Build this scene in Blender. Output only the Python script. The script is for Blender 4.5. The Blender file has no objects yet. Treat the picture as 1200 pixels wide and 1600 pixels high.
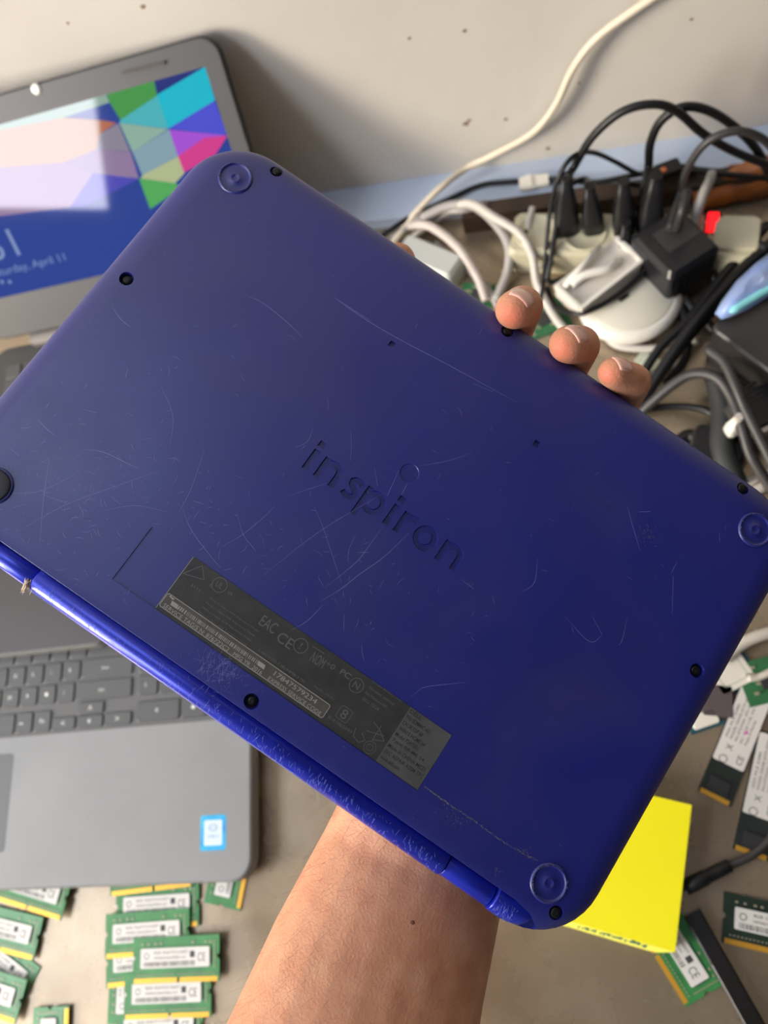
import bpy, bmesh, math, random
from mathutils import Vector, Matrix

# ------------------------------------------------------------------ camera, light, exposure
S = bpy.context.scene
COL = S.collection
PI = math.pi
# camera axes (right, down, forward) as columns in world space; table top is z = 0, wall runs along x
M = Matrix(((0.96888684, -0.04246558, -0.24383388),
            (0.03816103, -0.94775960, 0.31669461),
            (-0.24454452, -0.31614619, -0.91665128)))
CAM = Vector((0, 0, 0.59))
F = 1200.0
cd = bpy.data.cameras.new('camera'); cam = bpy.data.objects.new('camera', cd); COL.objects.link(cam)
rot = Matrix(((M[0][0], -M[0][1], -M[0][2]), (M[1][0], -M[1][1], -M[1][2]), (M[2][0], -M[2][1], -M[2][2])))
cam.matrix_world = Matrix.Translation(CAM) @ rot.to_4x4()
cd.sensor_fit = 'VERTICAL'; cd.sensor_height = 36; cd.lens = 27.0
cd.clip_start = 0.01; cd.clip_end = 50
cd.dof.use_dof = True; cd.dof.focus_distance = 0.297; cd.dof.aperture_fstop = 9.0
S.camera = cam
S.view_settings.view_transform = 'Standard'; S.view_settings.look = 'None'
S.view_settings.gamma = 1; S.view_settings.use_curve_mapping = False
S.view_settings.exposure = 0.0

w = bpy.data.worlds.new('room_light'); S.world = w; w.use_nodes = True
w.node_tree.nodes['Background'].inputs[0].default_value = (0.80, 0.80, 0.84, 1)
w.node_tree.nodes['Background'].inputs[1].default_value = 0.26
WIN_LEFT = 50.0      # daylight strength of the window on the left
WIN_ROOF = 5.5       # daylight strength of the roof light above the bench
WIN_BACK = 15.0      # daylight strength of the window behind the camera

# ------------------------------------------------------------------ helpers
def ray(px, py):
    return M @ Vector(((px - 600) / F, (py - 800) / F, 1))
def P(px, py, z=0.0):                       # point of a pixel's ray on the horizontal plane at height z
    d = ray(px, py); return CAM + d * ((z - CAM.z) / d.z)
def PY(px, py, y):                          # the same on the vertical plane at depth y
    d = ray(px, py); return CAM + d * (y / d.y)

def lin(c): return tuple(((v / 255) / 12.92 if v / 255 <= 0.04045 else ((v / 255 + 0.055) / 1.055) ** 2.4) for v in c)

MATS = {}
def mat(name, rgb, rough=0.5, metal=0.0, noise=0.0, nscale=60.0, bump=0.0, bscale=200.0, emit=0.0, coat=0.0, spec=0.5, sss=0.0, alpha=1.0, rgb2=None):
    if name in MATS: return MATS[name]
    m = bpy.data.materials.new(name); m.use_nodes = True; MATS[name] = m
    nt = m.node_tree; b = nt.nodes['Principled BSDF']
    c = lin(rgb) + (1,)
    b.inputs['Base Color'].default_value = c
    b.inputs['Roughness'].default_value = rough; b.inputs['Metallic'].default_value = metal
    b.inputs['Specular IOR Level'].default_value = spec
    b.inputs['Coat Weight'].default_value = coat
    b.inputs['Alpha'].default_value = alpha
    if sss:
        b.inputs['Subsurface Weight'].default_value = sss
        b.inputs['Subsurface Radius'].default_value = (0.006, 0.0025, 0.0012)
        b.inputs['Subsurface Scale'].default_value = 1.0
    if emit:
        b.inputs['Emission Color'].default_value = c; b.inputs['Emission Strength'].default_value = emit
        b.inputs['Base Color'].default_value = (0.01, 0.01, 0.01, 1)
    if noise or bump:
        tc = nt.nodes.new('ShaderNodeTexCoord')
        if noise:
            n = nt.nodes.new('ShaderNodeTexNoise'); n.inputs['Scale'].default_value = nscale; n.inputs['Detail'].default_value = 6
            nt.links.new(tc.outputs['Object'], n.inputs['Vector'])
            mx = nt.nodes.new('ShaderNodeMix'); mx.data_type = 'RGBA'
            rm = nt.nodes.new('ShaderNodeMapRange'); rm.inputs[1].default_value = 0.3; rm.inputs[2].default_value = 0.7
            nt.links.new(n.outputs['Fac'], rm.inputs[0]); nt.links.new(rm.outputs[0], mx.inputs[0])
            c2 = lin(rgb2) + (1,) if rgb2 else tuple(v * (1 - noise) for v in c[:3]) + (1,)
            mx.inputs[6].default_value = c; mx.inputs[7].default_value = c2
            nt.links.new(mx.outputs[2], b.inputs['Base Color'])
        if bump:
            n2 = nt.nodes.new('ShaderNodeTexNoise'); n2.inputs['Scale'].default_value = bscale; n2.inputs['Detail'].default_value = 5
            nt.links.new(tc.outputs['Object'], n2.inputs['Vector'])
            bp = nt.nodes.new('ShaderNodeBump'); bp.inputs['Strength'].default_value = bump; bp.inputs['Distance'].default_value = 0.001
            nt.links.new(n2.outputs['Fac'], bp.inputs['Height']); nt.links.new(bp.outputs[0], b.inputs['Normal'])
    return m

def tag(o, label=None, cat=None, group=None, kind=None):
    if label: o['label'] = label
    if cat: o['category'] = cat
    if group: o['group'] = group
    if kind: o['kind'] = kind
    return o
def empty(name, loc=(0, 0, 0), rz=0.0, mw=None):
    o = bpy.data.objects.new(name, None); COL.objects.link(o); o.empty_display_size = 0.02
    if mw is not None: o.matrix_world = mw
    else: o.location = loc; o.rotation_euler = (0, 0, rz)
    return o
class MB:                                    # collects geometry, builds ONE mesh object
    def __init__(s): s.v = []; s.f = []; s.sm = []; s.mi = []
    def add(s, vs, fs, smooth=False, mi=0):
        k = len(s.v); s.v += [tuple(v) for v in vs]
        for f in fs: s.f.append(tuple(i + k for i in f)); s.sm.append(smooth); s.mi.append(mi)
        return s
    def box(s, cx, cy, z0, wx, wy, h, rz=0.0, mi=0):
        vs = []
        c, n = math.cos(rz), math.sin(rz)
        for z in (z0, z0 + h):
            for a, b in ((-1, -1), (1, -1), (1, 1), (-1, 1)):
                x, y = a * wx / 2, b * wy / 2
                vs.append((cx + x * c - y * n, cy + x * n + y * c, z))
        return s.add(vs, [(3, 2, 1, 0), (4, 5, 6, 7), (0, 1, 5, 4), (1, 2, 6, 5), (2, 3, 7, 6), (3, 0, 4, 7)], False, mi)
    def rings(s, rings, cap0=True, cap1=True, smooth=True, closed=False, mi=0):
        n = len(rings[0]); vs = [p for r in rings for p in r]; fs = []
        m = len(rings)
        for i in range(m - 1 + (1 if closed else 0)):
            a, b = i * n, ((i + 1) % m) * n
            for j in range(n):
                k = (j + 1) % n
                fs.append((a + j, a + k, b + k, b + j))
        s.add(vs, fs, smooth, mi)
        k = len(s.v) - len(vs)
        if not closed:
            if cap0: s.f.append(tuple(k + j for j in reversed(range(n)))); s.sm.append(False); s.mi.append(mi)
            if cap1: s.f.append(tuple(k + (m - 1) * n + j for j in range(n))); s.sm.append(False); s.mi.append(mi)
        return s
    def tube(s, pts, r, n=8, smooth=True, mi=0):
        pts = [Vector(p) for p in pts]; R = r if isinstance(r, (list, tuple)) else [r] * len(pts)
        t = (pts[1] - pts[0]).normalized(); u = t.orthogonal().normalized(); rg = []
        for i, p in enumerate(pts):
            if i == 0: t = (pts[1] - pts[0])
            elif i == len(pts) - 1: t = pts[-1] - pts[-2]
            else: t = pts[i + 1] - pts[i - 1]
            t.normalize(); u = (u - t * u.dot(t)).normalized(); b = t.cross(u)
            rg.append([p + (u * math.cos(2 * PI * j / n) + b * math.sin(2 * PI * j / n)) * R[i] for j in range(n)])
        return s.rings(rg, smooth=smooth, mi=mi)
    def lathe(s, prof, n=24, c=(0, 0, 0), smooth=True, mi=0, cap0=True, cap1=True):
        return s.rings([[(c[0] + r * math.cos(2 * PI * j / n), c[1] + r * math.sin(2 * PI * j / n), c[2] + z) for j in range(n)] for r, z in prof], cap0, cap1, smooth, mi=mi)
    def prism(s, out, z0, z1, bev=0.0, mi=0):
        rg = [[(x, y, z0) for x, y in out]]
        if bev:
            cx = sum(p[0] for p in out) / len(out); cy = sum(p[1] for p in out) / len(out)
            w_ = max(abs(p[0] - cx) for p in out); h_ = max(abs(p[1] - cy) for p in out)
            rg.append([(x, y, z1 - bev) for x, y in out])
            rg.append([(cx + (x - cx) * (1 - bev / w_), cy + (y - cy) * (1 - bev / h_), z1) for x, y in out])
        else: rg.append([(x, y, z1) for x, y in out])
        return s.rings(rg, smooth=False, mi=mi)
    def build(s, name, m, parent=None, mw=None, loc=None, rz=0.0, smooth_angle=None):
        me = bpy.data.meshes.new(name); me.from_pydata(s.v, [], s.f); me.update()
        me.polygons.foreach_set('use_smooth', s.sm)
        ms = m if isinstance(m, (list, tuple)) else [m]
        for x in ms: me.materials.append(x)
        if len(ms) > 1: me.polygons.foreach_set('material_index', s.mi)
        o = bpy.data.objects.new(name, me); COL.objects.link(o)
        if parent is not None: o.parent = parent
        if mw is not None: o.matrix_world = mw
        if loc is not None: o.location = loc
        if rz: o.rotation_euler = (0, 0, rz)
        return o
def rrect(w_, h_, r, n=5, cx=0, cy=0):
    out = []
    for (sx, sy, a0) in ((1, -1, -90), (1, 1, 0), (-1, 1, 90), (-1, -1, 180)):
        for i in range(n + 1):
            a = math.radians(a0 + 90 * i / n)
            out.append((cx + sx * (w_ / 2 - r) + r * math.cos(a), cy + sy * (h_ / 2 - r) + r * math.sin(a)))
    return out
def spline(pts, k=6):
    pts = [Vector(p) for p in pts]
    if len(pts) < 3: return pts
    q = [pts[0] * 2 - pts[1]] + pts + [pts[-1] * 2 - pts[-2]]; out = []
    for i in range(1, len(q) - 2):
        for j in range(k):
            t = j / k; a, b, c, d = q[i - 1], q[i], q[i + 1], q[i + 2]
            out.append(0.5 * ((2 * b) + (c - a) * t + (2 * a - 5 * b + 4 * c - d) * t * t + (3 * b - a - 3 * c + d) * t ** 3))
    out.append(pts[-1]); return out
def text_mesh(body, offset=0.0, extrude=0.0, bevel=0.0, res=3):
    cu = bpy.data.curves.new('txt', 'FONT'); cu.body = body; cu.size = 1; cu.offset = offset; cu.extrude = extrude
    cu.bevel_depth = bevel; cu.bevel_resolution = 0; cu.resolution_u = res
    o = bpy.data.objects.new('txt', cu); COL.objects.link(o)
    bpy.context.view_layer.update()
    me = bpy.data.meshes.new_from_object(o.evaluated_get(bpy.context.evaluated_depsgraph_get()))
    vs = [v.co.copy() for v in me.vertices]; fs = [tuple(p.vertices) for p in me.polygons]
    bpy.data.objects.remove(o); bpy.data.curves.remove(cu); bpy.data.meshes.remove(me)
    return vs, fs
TC = {}
def add_text(mb, body, x, y, z, width=None, height=None, rz=0.0, offset=0.0, mi=0, fr=None):
    key = (body, offset)
    if key not in TC: TC[key] = text_mesh(body, offset)
    vs, fs = TC[key]
    if not vs: return
    x0 = min(v.x for v in vs); x1 = max(v.x for v in vs); y0 = min(v.y for v in vs); y1 = max(v.y for v in vs)
    sy = (height / (y1 - y0)) if height else width / (x1 - x0)
    sx = (width / (x1 - x0)) if width else sy
    c, s_ = math.cos(rz), math.sin(rz)
    out = []
    for v in vs:
        a, b = (v.x - x0) * sx, (v.y - y0) * sy
        p = (x + a * c - b * s_, y + a * s_ + b * c, z)
        out.append(fr(p) if fr else p)
    mb.add(out, fs, False, mi)
def copy_tree(o, parent=None):
    c = o.copy(); COL.objects.link(c)
    if parent is not None: c.parent = parent; c.matrix_parent_inverse = o.matrix_parent_inverse
    for ch in [x for x in ALLCH.get(o.name, [])]:
        n = copy_tree(ch, c)
    return c
ALLCH = {}
def index_children(o):
    ALLCH[o.name] = list(o.children)
    for c in o.children: index_children(c)

# ------------------------------------------------------------------ the setting
WALL_Y = 0.535
m_wall = mat('painted_wall', (208, 203, 194), 0.85, noise=1, rgb2=(192, 186, 176), nscale=3.5, bump=0.5, bscale=55)
nt = m_wall.node_tree                        # small brown pits and stains in the paint
b = nt.nodes['Principled BSDF']; tc = nt.nodes.new('ShaderNodeTexCoord')
vo = nt.nodes.new('ShaderNodeTexNoise'); vo.inputs['Scale'].default_value = 26; vo.inputs['Detail'].default_value = 2
nt.links.new(tc.outputs['Object'], vo.inputs['Vector'])
rp = nt.nodes.new('ShaderNodeMapRange'); rp.inputs[1].default_value = 0.74; rp.inputs[2].default_value = 0.80
nt.links.new(vo.outputs['Fac'], rp.inputs[0])
mx = nt.nodes.new('ShaderNodeMix'); mx.data_type = 'RGBA'
src = b.inputs['Base Color'].links[0].from_socket
nt.links.new(src, mx.inputs[6]); mx.inputs[7].default_value = lin((140, 112, 88)) + (1,)
nt.links.new(rp.outputs[0], mx.inputs[0]); nt.links.new(mx.outputs[2], b.inputs['Base Color'])
wb = MB().box(-0.2, WALL_Y + 0.05, -0.85, 4.4, 0.1, 2.9)
tag(wb.build('wall_back', m_wall), kind='structure')
# chips in the paint where the photograph shows them
pm = MB(); random.seed(3)
for px, py, r in ((728, 193, .0026), (733, 188, .0016), (790, 186, .0014), (856, 232, .002), (223, 10, .002), (726, 48, .0016), (106, 36, .0012), (1080, 30, .0012), (905, 130, .001), (640, 60, .0012)):
    c = PY(px, py, WALL_Y)
    out = [(c.x + r * (0.7 + 0.6 * random.random()) * math.cos(a * PI / 5), WALL_Y - 0.0004, c.z + r * (0.6 + 0.5 * random.random()) * math.sin(a * PI / 5)) for a in range(10)]
    back = [(x, WALL_Y + 0.0003, z) for x, y, z in out]
    pm.rings([back, out], smooth=False)
tag(pm.build('trim_2', mat('bare_plaster_chips', (132, 108, 88), 0.9)), kind='structure')
tag(MB().box(-0.2, 0, -0.9, 4.4, 3.6, 0.05).build('floor', mat('concrete_floor', (110, 104, 98), 0.8, noise=0.3, nscale=5)), kind='structure')

# pale blue ledge along the foot of the wall
lg = MB().box(-0.1, 0.5135, 0.0, 1.7, 0.043, 0.012)
tag(lg.build('trim_1', mat('pale_blue_ledge_paint', (190, 203, 222), 0.45, noise=0.1, nscale=9)), kind='structure')

# framed bright panes: windows where the daylight comes from, plus one added overhead panel
def window(name, c, nrm, wdt, hgt, strength, rgb, bars=2):
    n = Vector(nrm).normalized(); up = Vector((0, 0, 1)); r = up.cross(n).normalized(); u = n.cross(r)
    mw = Matrix.Translation(Vector(c)) @ Matrix((r, u, n)).transposed().to_4x4()
    fr = MB(); t = 0.04
    for sx in (-1, 1): fr.box(sx * (wdt / 2 + t / 2), 0, -0.03, t, hgt + 2 * t, 0.05)
    for sy in (-1, 1): fr.box(0, sy * (hgt / 2 + t / 2), -0.03, wdt, t, 0.05)
    f = fr.build(name, mat('window_frame_paint', (170, 168, 160), 0.5), mw=mw); tag(f, kind='structure')
    pn = MB().box(0, 0, -0.012, wdt, hgt, 0.006).build('pane', mat('bright_pane_' + name, rgb, 0.4, emit=strength), f)
    return f
window('window_1', (-2.87, -1.25, 1.02), (0.86, 0.50, -0.10), 0.86, 1.15, WIN_LEFT, (255, 243, 224))
window('window_2', (-1.345, -1.007, 1.22), (0.42, 0.86, -0.20), 0.60, 0.62, WIN_BACK, (246, 246, 255))
window('window_3', (-1.75, -0.15, 1.72), (0.30, 0.04, -1.0), 1.20, 1.00, WIN_ROOF, (234, 241, 255))
window('sheen_panel', (-0.32, 0.22, 1.80), (0.0, 0.02, -1.0), 0.62, 0.50, 4.2, (220, 233, 255))  # unseen glowing panel added overhead to put sheen on the held laptop
# the rest of the room, outside the frame
m_ceil = mat('ceiling_paint', (120, 116, 110), 0.9); m_side = mat('dark_shelf_wall', (66, 58, 54), 0.9)
tag(MB().box(-0.2, -0.75, 1.85, 4.4, 2.7, 0.08).build('ceiling', m_ceil), kind='structure')
tag(MB().box(1.45, -0.75, -0.85, 0.1, 2.7, 2.7).build('wall_right', m_side), kind='structure')

# ------------------------------------------------------------------ workbench
m_metal = mat('brushed_bench_metal', (176, 160, 138), 0.36, metal=0.6, noise=1, rgb2=(146, 131, 110), nscale=9, bump=0.25, bscale=38)
nt = m_metal.node_tree; b = nt.nodes['Principled BSDF']; tc = nt.nodes.new('ShaderNodeTexCoord')
n3 = nt.nodes.new('ShaderNodeTexNoise'); n3.inputs['Scale'].default_value = 22; n3.inputs['Detail'].default_value = 8
nt.links.new(tc.outputs['Object'], n3.inputs['Vector'])
mr = nt.nodes.new('ShaderNodeMapRange'); mr.inputs[1].default_value = 0.3; mr.inputs[2].default_value = 0.75; mr.inputs[3].default_value = 0.20; mr.inputs[4].default_value = 0.36
nt.links.new(n3.outputs['Fac'], mr.inputs[0]); nt.links.new(mr.outputs[0], b.inputs['Roughness'])
bench = empty('workbench', (-0.1, 0.1, 0)); tag(bench, 'worn grey sheet metal workbench top under everything, against the wall', 'workbench')
top = MB(); top.rings([[(x, y, z) for x, y in rrect(1.75, 0.86, 0.01, 2)] for z in (-0.03, -0.002)] + [[(x, y, 0) for x, y in rrect(1.746, 0.856, 0.01, 2)]], smooth=False)
top.build('bench_top', m_metal, bench)
for sx in (-1, 1):
    for sy in (-1, 1): MB().box(sx * 0.8, sy * 0.38, -0.85, 0.04, 0.04, 0.82).build('leg', mat('bench_leg_steel', (70, 70, 72), 0.5, metal=0.6), bench)
sc = MB(); random.seed(11)
for i in range(150):
    x, y = random.uniform(-0.40, 0.38), random.uniform(-0.34, 0.3); a = random.choice((random.gauss(1.2, 0.35), random.uniform(0, PI))); L = random.uniform(0.006, 0.035); ww = random.uniform(0.00006, 0.0002)
    d = Vector((math.cos(a), math.sin(a), 0)); q = Vector((-d.y, d.x, 0)) * ww; p0 = Vector((x, y, 0.00006)); p1 = p0 + d * L / 2 + q * random.uniform(-9, 9); p2 = p0 + d * L
    sc.add([p0 - q, p0 + q, p1 + q, p2 + q, p2 - q, p1 - q], [(0, 5, 2, 1), (5, 4, 3, 2)])
o = sc.build('scratches', mat('bright_metal_scratch', (190, 186, 178), 0.4, metal=0.6), bench); tag(o, 'fine pale scratches', kind='stuff')

# ------------------------------------------------------------------ the held blue laptop (local units: metres, z towards the camera)
HR = Matrix(((0.82388481, 0.55924210, 0.09198962), (0.56646798, -0.80735979, -0.16517928), (-0.01810648, 0.18819788, -0.98196421)))
HT = Vector((-0.00026658, 0.0000797, 0.29866516))
HW = Matrix.Translation(CAM + M @ HT) @ (M @ HR).to_4x4()
def HL(px, py, z=0.0):                       # pixel -> local point of the held laptop at local height z
    d = Vector(((px - 600) / F, (py - 800) / F, 1)); n = HR.col[2]; o = HT + n * z
    k = o.dot(n) / d.dot(n); return HR.transposed() @ (d * k - HT)
m_blue = mat('blue_satin_plastic', (17, 28, 118), 0.36, noise=1, rgb2=(14, 24, 108), nscale=16, bump=0.03, bscale=1400, spec=0.85)
nt = m_blue.node_tree; b = nt.nodes['Principled BSDF']; tc = nt.nodes.new('ShaderNodeTexCoord')   # dusty specks and handling smears
def speck(scale, lo, hi, rgb, fac, det=3):
    n = nt.nodes.new('ShaderNodeTexNoise'); n.inputs['Scale'].default_value = scale; n.inputs['Detail'].default_value = det
    nt.links.new(tc.outputs['Object'], n.inputs['Vector'])
    r = nt.nodes.new('ShaderNodeMapRange'); r.inputs[1].default_value = lo; r.inputs[2].default_value = hi; r.inputs[4].default_value = fac
    nt.links.new(n.outputs['Fac'], r.inputs[0])
    mx = nt.nodes.new('ShaderNodeMix'); mx.data_type = 'RGBA'
    nt.links.new(b.inputs['Base Color'].links[0].from_socket, mx.inputs[6]); mx.inputs[7].default_value = lin(rgb) + (1,)
    nt.links.new(r.outputs[0], mx.inputs[0]); nt.links.new(mx.outputs[2], b.inputs['Base Color'])
speck(520, 0.74, 0.80, (120, 125, 165), 0.55)
speck(14, 0.52, 0.72, (60, 60, 104), 0.2, 8)
n3 = nt.nodes.new('ShaderNodeTexNoise'); n3.inputs['Scale'].default_value = 30; n3.inputs['Detail'].default_value = 8
nt.links.new(tc.outputs['Object'], n3.inputs['Vector'])
mr = nt.nodes.new('ShaderNodeMapRange'); mr.inputs[1].default_value = 0.3; mr.inputs[2].default_value = 0.7; mr.inputs[3].default_value = 0.36; mr.inputs[4].default_value = 0.44
nt.links.new(n3.outputs['Fac'], mr.inputs[0]); nt.links.new(mr.outputs[0], b.inputs['Roughness'])
m_rim = mat('blue_metallic_rim', (34, 52, 190), 0.28, metal=0.35, noise=1, rgb2=(28, 40, 160), nscale=90, spec=0.7)
m_black = mat('black_plastic', (20, 20, 22), 0.45, spec=0.4)

lap = empty('laptop', mw=HW)
tag(lap, 'scratched dark blue laptop held up underside first, its name moulded across the middle', 'laptop')
WX, WY = 0.2965, 0.199
EW = 0.0125
def zprof(d):
    if d >= EW: return 0.0
    u = (EW - d) / EW; return -0.0086 * (1 - max(0.0, 1 - u ** 2.2) ** (1 / 2.2))
prof = [(0.026, 0.0), (0.016, 0.0)] + [(EW * (k / 11) ** 1.6, zprof(EW * (k / 11) ** 1.6)) for k in range(11, 0, -1)] + [(0.0, -0.0086), (0.0002, -0.0093)]
body = MB()
N = 10
rg = [[(x, y, z) for x, y in rrect(WX - 2 * d, WY - 2 * d, max(0.0265 - d, 0.003), N)] for d, z in reversed(prof)]
body.rings(rg, smooth=True, cap0=True, cap1=True)
for i in range(len(body.f) - 4 * (N + 1) - 2, len(body.f)): body.sm[i] = False
cover = body.build('bottom_cover', m_blue, lap)

def apply_bool(obj, cutter_mb, mat_idx=None):
    cm = bpy.data.meshes.new('cut'); cm.from_pydata(cutter_mb.v, [], cutter_mb.f); cm.update()
    bm = bmesh.new(); bm.from_mesh(cm); bmesh.ops.remove_doubles(bm, verts=bm.verts, dist=1e-7); bmesh.ops.recalc_face_normals(bm, faces=bm.faces); bm.to_mesh(cm); bm.free()
    co = bpy.data.objects.new('cut', cm); COL.objects.link(co); co.matrix_world = obj.matrix_world if obj.parent is None else obj.parent.matrix_world
    md = obj.modifiers.new('b', 'BOOLEAN'); md.operation = 'DIFFERENCE'; md.object = co; md.solver = 'EXACT'; md.use_self = True
    bpy.context.view_layer.update()
    dg = bpy.context.evaluated_depsgraph_get()
    me = bpy.data.meshes.new_from_object(obj.evaluated_get(dg)); obj.modifiers.remove(md)
    old = obj.data; obj.data = me; me.name = old.name
    bpy.data.objects.remove(co); bpy.data.meshes.remove(cm)
bpy.context.view_layer.update()
# pieces cut out of the cover: label bay, screw wells, round dimple, hinge step
cut = MB()
lb = [HL(237, 823), HL(178, 905), HL(657, 1233), HL(704, 1147)]
BX0, BX1, BY0, BY1 = -0.0686, 0.0688, -0.0788, -0.0550
cut.prism([(BX0, BY0), (BX1, BY0), (BX1, BY1), (BX0, BY1)], -0.0004, 0.003)
screws = [(-0.1173, 0.0936), (-0.1367, 0.0190), (-0.0005, 0.0925), (0.1157, 0.0936), (0.1360, 0.0188), (-0.0002, -0.0863), (0.1354, -0.0864)]
for x, y in screws: cut.lathe([(0.0024, -0.0026), (0.0027, -0.0008), (0.0031, 0.0004), (0.0031, 0.003)], 20, (x, y, 0))
cut.lathe([(0.0036, -0.00035), (0.0040, 0.0002), (0.0040, 0.003)], 32, (-0.0003, 0.0189, 0))
for x, y in ((-0.0359, 0.0589), (0.0349, 0.0587)): cut.box(x, y, -0.0012, 0.0022, 0.0026, 0.004)
cut.box(0, -0.1005, -0.0075, 0.240, 0.0198, 0.03)
for s_ in (-1, 1): cut.rings([[(s_ * x, y, z) for x, y in ((.1195, -.0906), (.1280, -.0920), (.1330, -.0945), (.1330, -.1100), (.1195, -.1100))][::s_] for z in (-.0060, .02)], smooth=False)
cut.rings([[(x, y, z) for y, z in ((-.0899, .0004), (-.0980, .0004), (-.0980, -.0010), (-.0911, -.0010))] for x in (-.1190, .1190)], smooth=False)
apply_bool(cover, cut)
# moulded lettering "inspiron": grooves with sloping walls swept along each stroke
def groove(mb, pts, hw=.00138, closed=False, dr=.00026, dp=.00085):
    pts = [Vector((p[0] * .001, p[1] * .001, 0)) for p in pts]; n = len(pts); rg = []
    for i, p in enumerate(pts):
        a_ = pts[(i - 1) % n] if closed or i else p; b_ = pts[(i + 1) % n] if closed or i < n - 1 else p
        t = (b_ - a_).normalized(); q = Vector((-t.y, t.x, 0))
        rg.append([p - q * (hw - dr) + Vector((0, 0, -dp)), p + q * (hw - dr) + Vector((0, 0, -dp)), p + q * (hw + dr) + Vector((0, 0, dp)), p - q * (hw + dr) + Vector((0, 0, dp))])
    mb.rings(rg, smooth=False, closed=closed)
def arc(cx, cy, rx, ry, a0, a1, n=12): return [(cx + rx * math.cos(math.radians(a0 + (a1 - a0) * k / n)), cy + ry * math.sin(math.radians(a0 + (a1 - a0) * k / n))) for k in range(n + 1)]
BL, XH = -3.6, 5.6
g1 = MB()
for x in (-34.8, 3.2): groove(g1, [(x, BL), (x, XH)]); groove(g1, [(x, 7.1), (x, 9.6)])
for x in (-29.5, 27.6, 8.1): groove(g1, [(x, BL), (x, XH)], .00132)
groove(g1, [(-9.3, -7.4), (-9.3, XH)], .00132)
groove(g1, arc(19.2, 1.0, 3.6, 3.75, 0, 360 - 360 / 32, 31), closed=True)
groove(g1, [(-12.3, 3.9), (-13.2, 4.5), (-14.6, 4.75), (-16.0, 4.4), (-16.8, 3.5), (-16.6, 2.4), (-15.4, 1.5), (-14.2, .9), (-13.2, .1), (-13.0, -1.1), (-13.8, -2.2), (-15.2, -2.75), (-16.8, -2.5), (-18.0, -1.8)], .00122)
g2 = MB()
for x in (-29.5, 27.6): groove(g2, [(x + .2, 2.6)] + arc(x + 3.75, 1.9, 3.15, 2.95, 150, 0, 10) + [(x + 6.9, BL)], .00130)
groove(g2, [(8.3, 2.4)] + arc(11.8, 1.6, 3.1, 3.2, 155, 84, 6) + [(13.0, 4.75)], .00126)
groove(g2, arc(-5.0, 1.0, 3.5, 3.7, 0, 360 - 360 / 32, 31), .00128, closed=True)
apply_bool(cover, g1); apply_bool(cover, g2)
def shell_normal(x, y):
    cr_ = 0.0265; hx, hy = WX / 2 - cr_, WY / 2 - cr_; ax_, ay_ = abs(x), abs(y)
    if ax_ > hx and ay_ > hy:
        v = Vector((ax_ - hx, ay_ - hy)); l_ = max(v.length, 1e-6); d = cr_ - l_; o2 = v / l_
    elif WX / 2 - ax_ < WY / 2 - ay_: d = WX / 2 - ax_; o2 = Vector((1, 0))
    else: d = WY / 2 - ay_; o2 = Vector((0, 1))
    d = max(d, EW * .0006)
    if d >= EW: return Vector((0, 0, 1))
    sl = (zprof(d + 1e-5) - zprof(max(d - 1e-5, 0))) / 2e-5
    return Vector((o2.x * sl * (1 if x > 0 else -1), o2.y * sl * (1 if y > 0 else -1), 1)).normalized()
me = cover.data
nl = []
for p in me.polygons:
    p.use_smooth = True
    an_ = shell_normal(p.center.x, p.center.y)
    ok = an_.dot(p.normal) > .90 and abs(p.center.z - zprof(max(0, min(WX / 2 - abs(p.center.x), WY / 2 - abs(p.center.y))))) < .003
    flat_ = ok and p.normal.z > .99999
    for li in p.loop_indices:
        v = me.vertices[me.loops[li].vertex_index].co
        nl.append(tuple(shell_normal(v.x, v.y)) if (ok and not flat_) else tuple(p.normal))
me.normals_split_custom_set(nl)
# screws in their wells
for x, y in screws:
    s_ = MB().lathe([(0.0021, -0.0030), (0.0021, -0.0016), (0.0018, -0.0011), (0.0009, -0.0009)], 18)
    o = s_.build('screw', mat('black_screw_steel', (26, 26, 28), 0.35, metal=0.5), lap, loc=(x, y, 0))
    c = MB().box(0, 0, -0.00092, 0.0018, 0.00045, 0.0001).box(0, 0, -0.00091, 0.00045, 0.0018, 0.0001)
    c.build('cross_recess', mat('dark_recess', (6, 6, 7), 0.6), o)
# foot rings; three have lost their pads
m_dust = mat('dusty_grey_rim', (96, 98, 118), 0.7, noise=1, rgb2=(50, 54, 100), nscale=500)
for x, y, has in ((-0.1284, 0.0803, 0), (0.1281, 0.0810, 0), (0.1274, -0.0790, 0), (-0.1250, -0.0755, 1)):
    r = MB().lathe([(0.0078, -0.0008), (0.0070, 0.00035), (0.0066, 0.00075), (0.0062, 0.0007), (0.0060, 0.0002), (0.0055, 0.00012), (0.0022, 0.00012), (0.0019, 0.00036), (0.0015, 0.00034), (0.0012, 0.00013), (0.0003, 0.00012)], 36)
    o = r.build('foot_ring', m_blue, lap, loc=(x, y, 0))
    random.seed(int(x * 9999)); d = MB()
    for k in range(90 if y < 0 else 46):
        a = random.uniform(0, 2 * PI) if y > 0 else random.gauss(3.3, 1.2); rr = 0.0064 + random.uniform(-.0002, .0006); s2 = random.uniform(.00008, .0003)
        d.box(rr * math.cos(a), rr * math.sin(a), 0.00072, s2, s2 * 1.8, 0.00022, a)
    tag(d.build('dust', m_dust, o), 'pale dust and frayed glue caught on the ring edge', kind='stuff')
    if has: tag(MB().lathe([(0.0060, 0.0), (0.0060, 0.0012), (0.0055, 0.0017), (0.002, 0.0018)], 30).build('rubber_foot', mat('grey_rubber', (66, 68, 78), 0.8), lap, loc=(x, y, 0)), 'dark grey rubber foot, the only one left')
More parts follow.
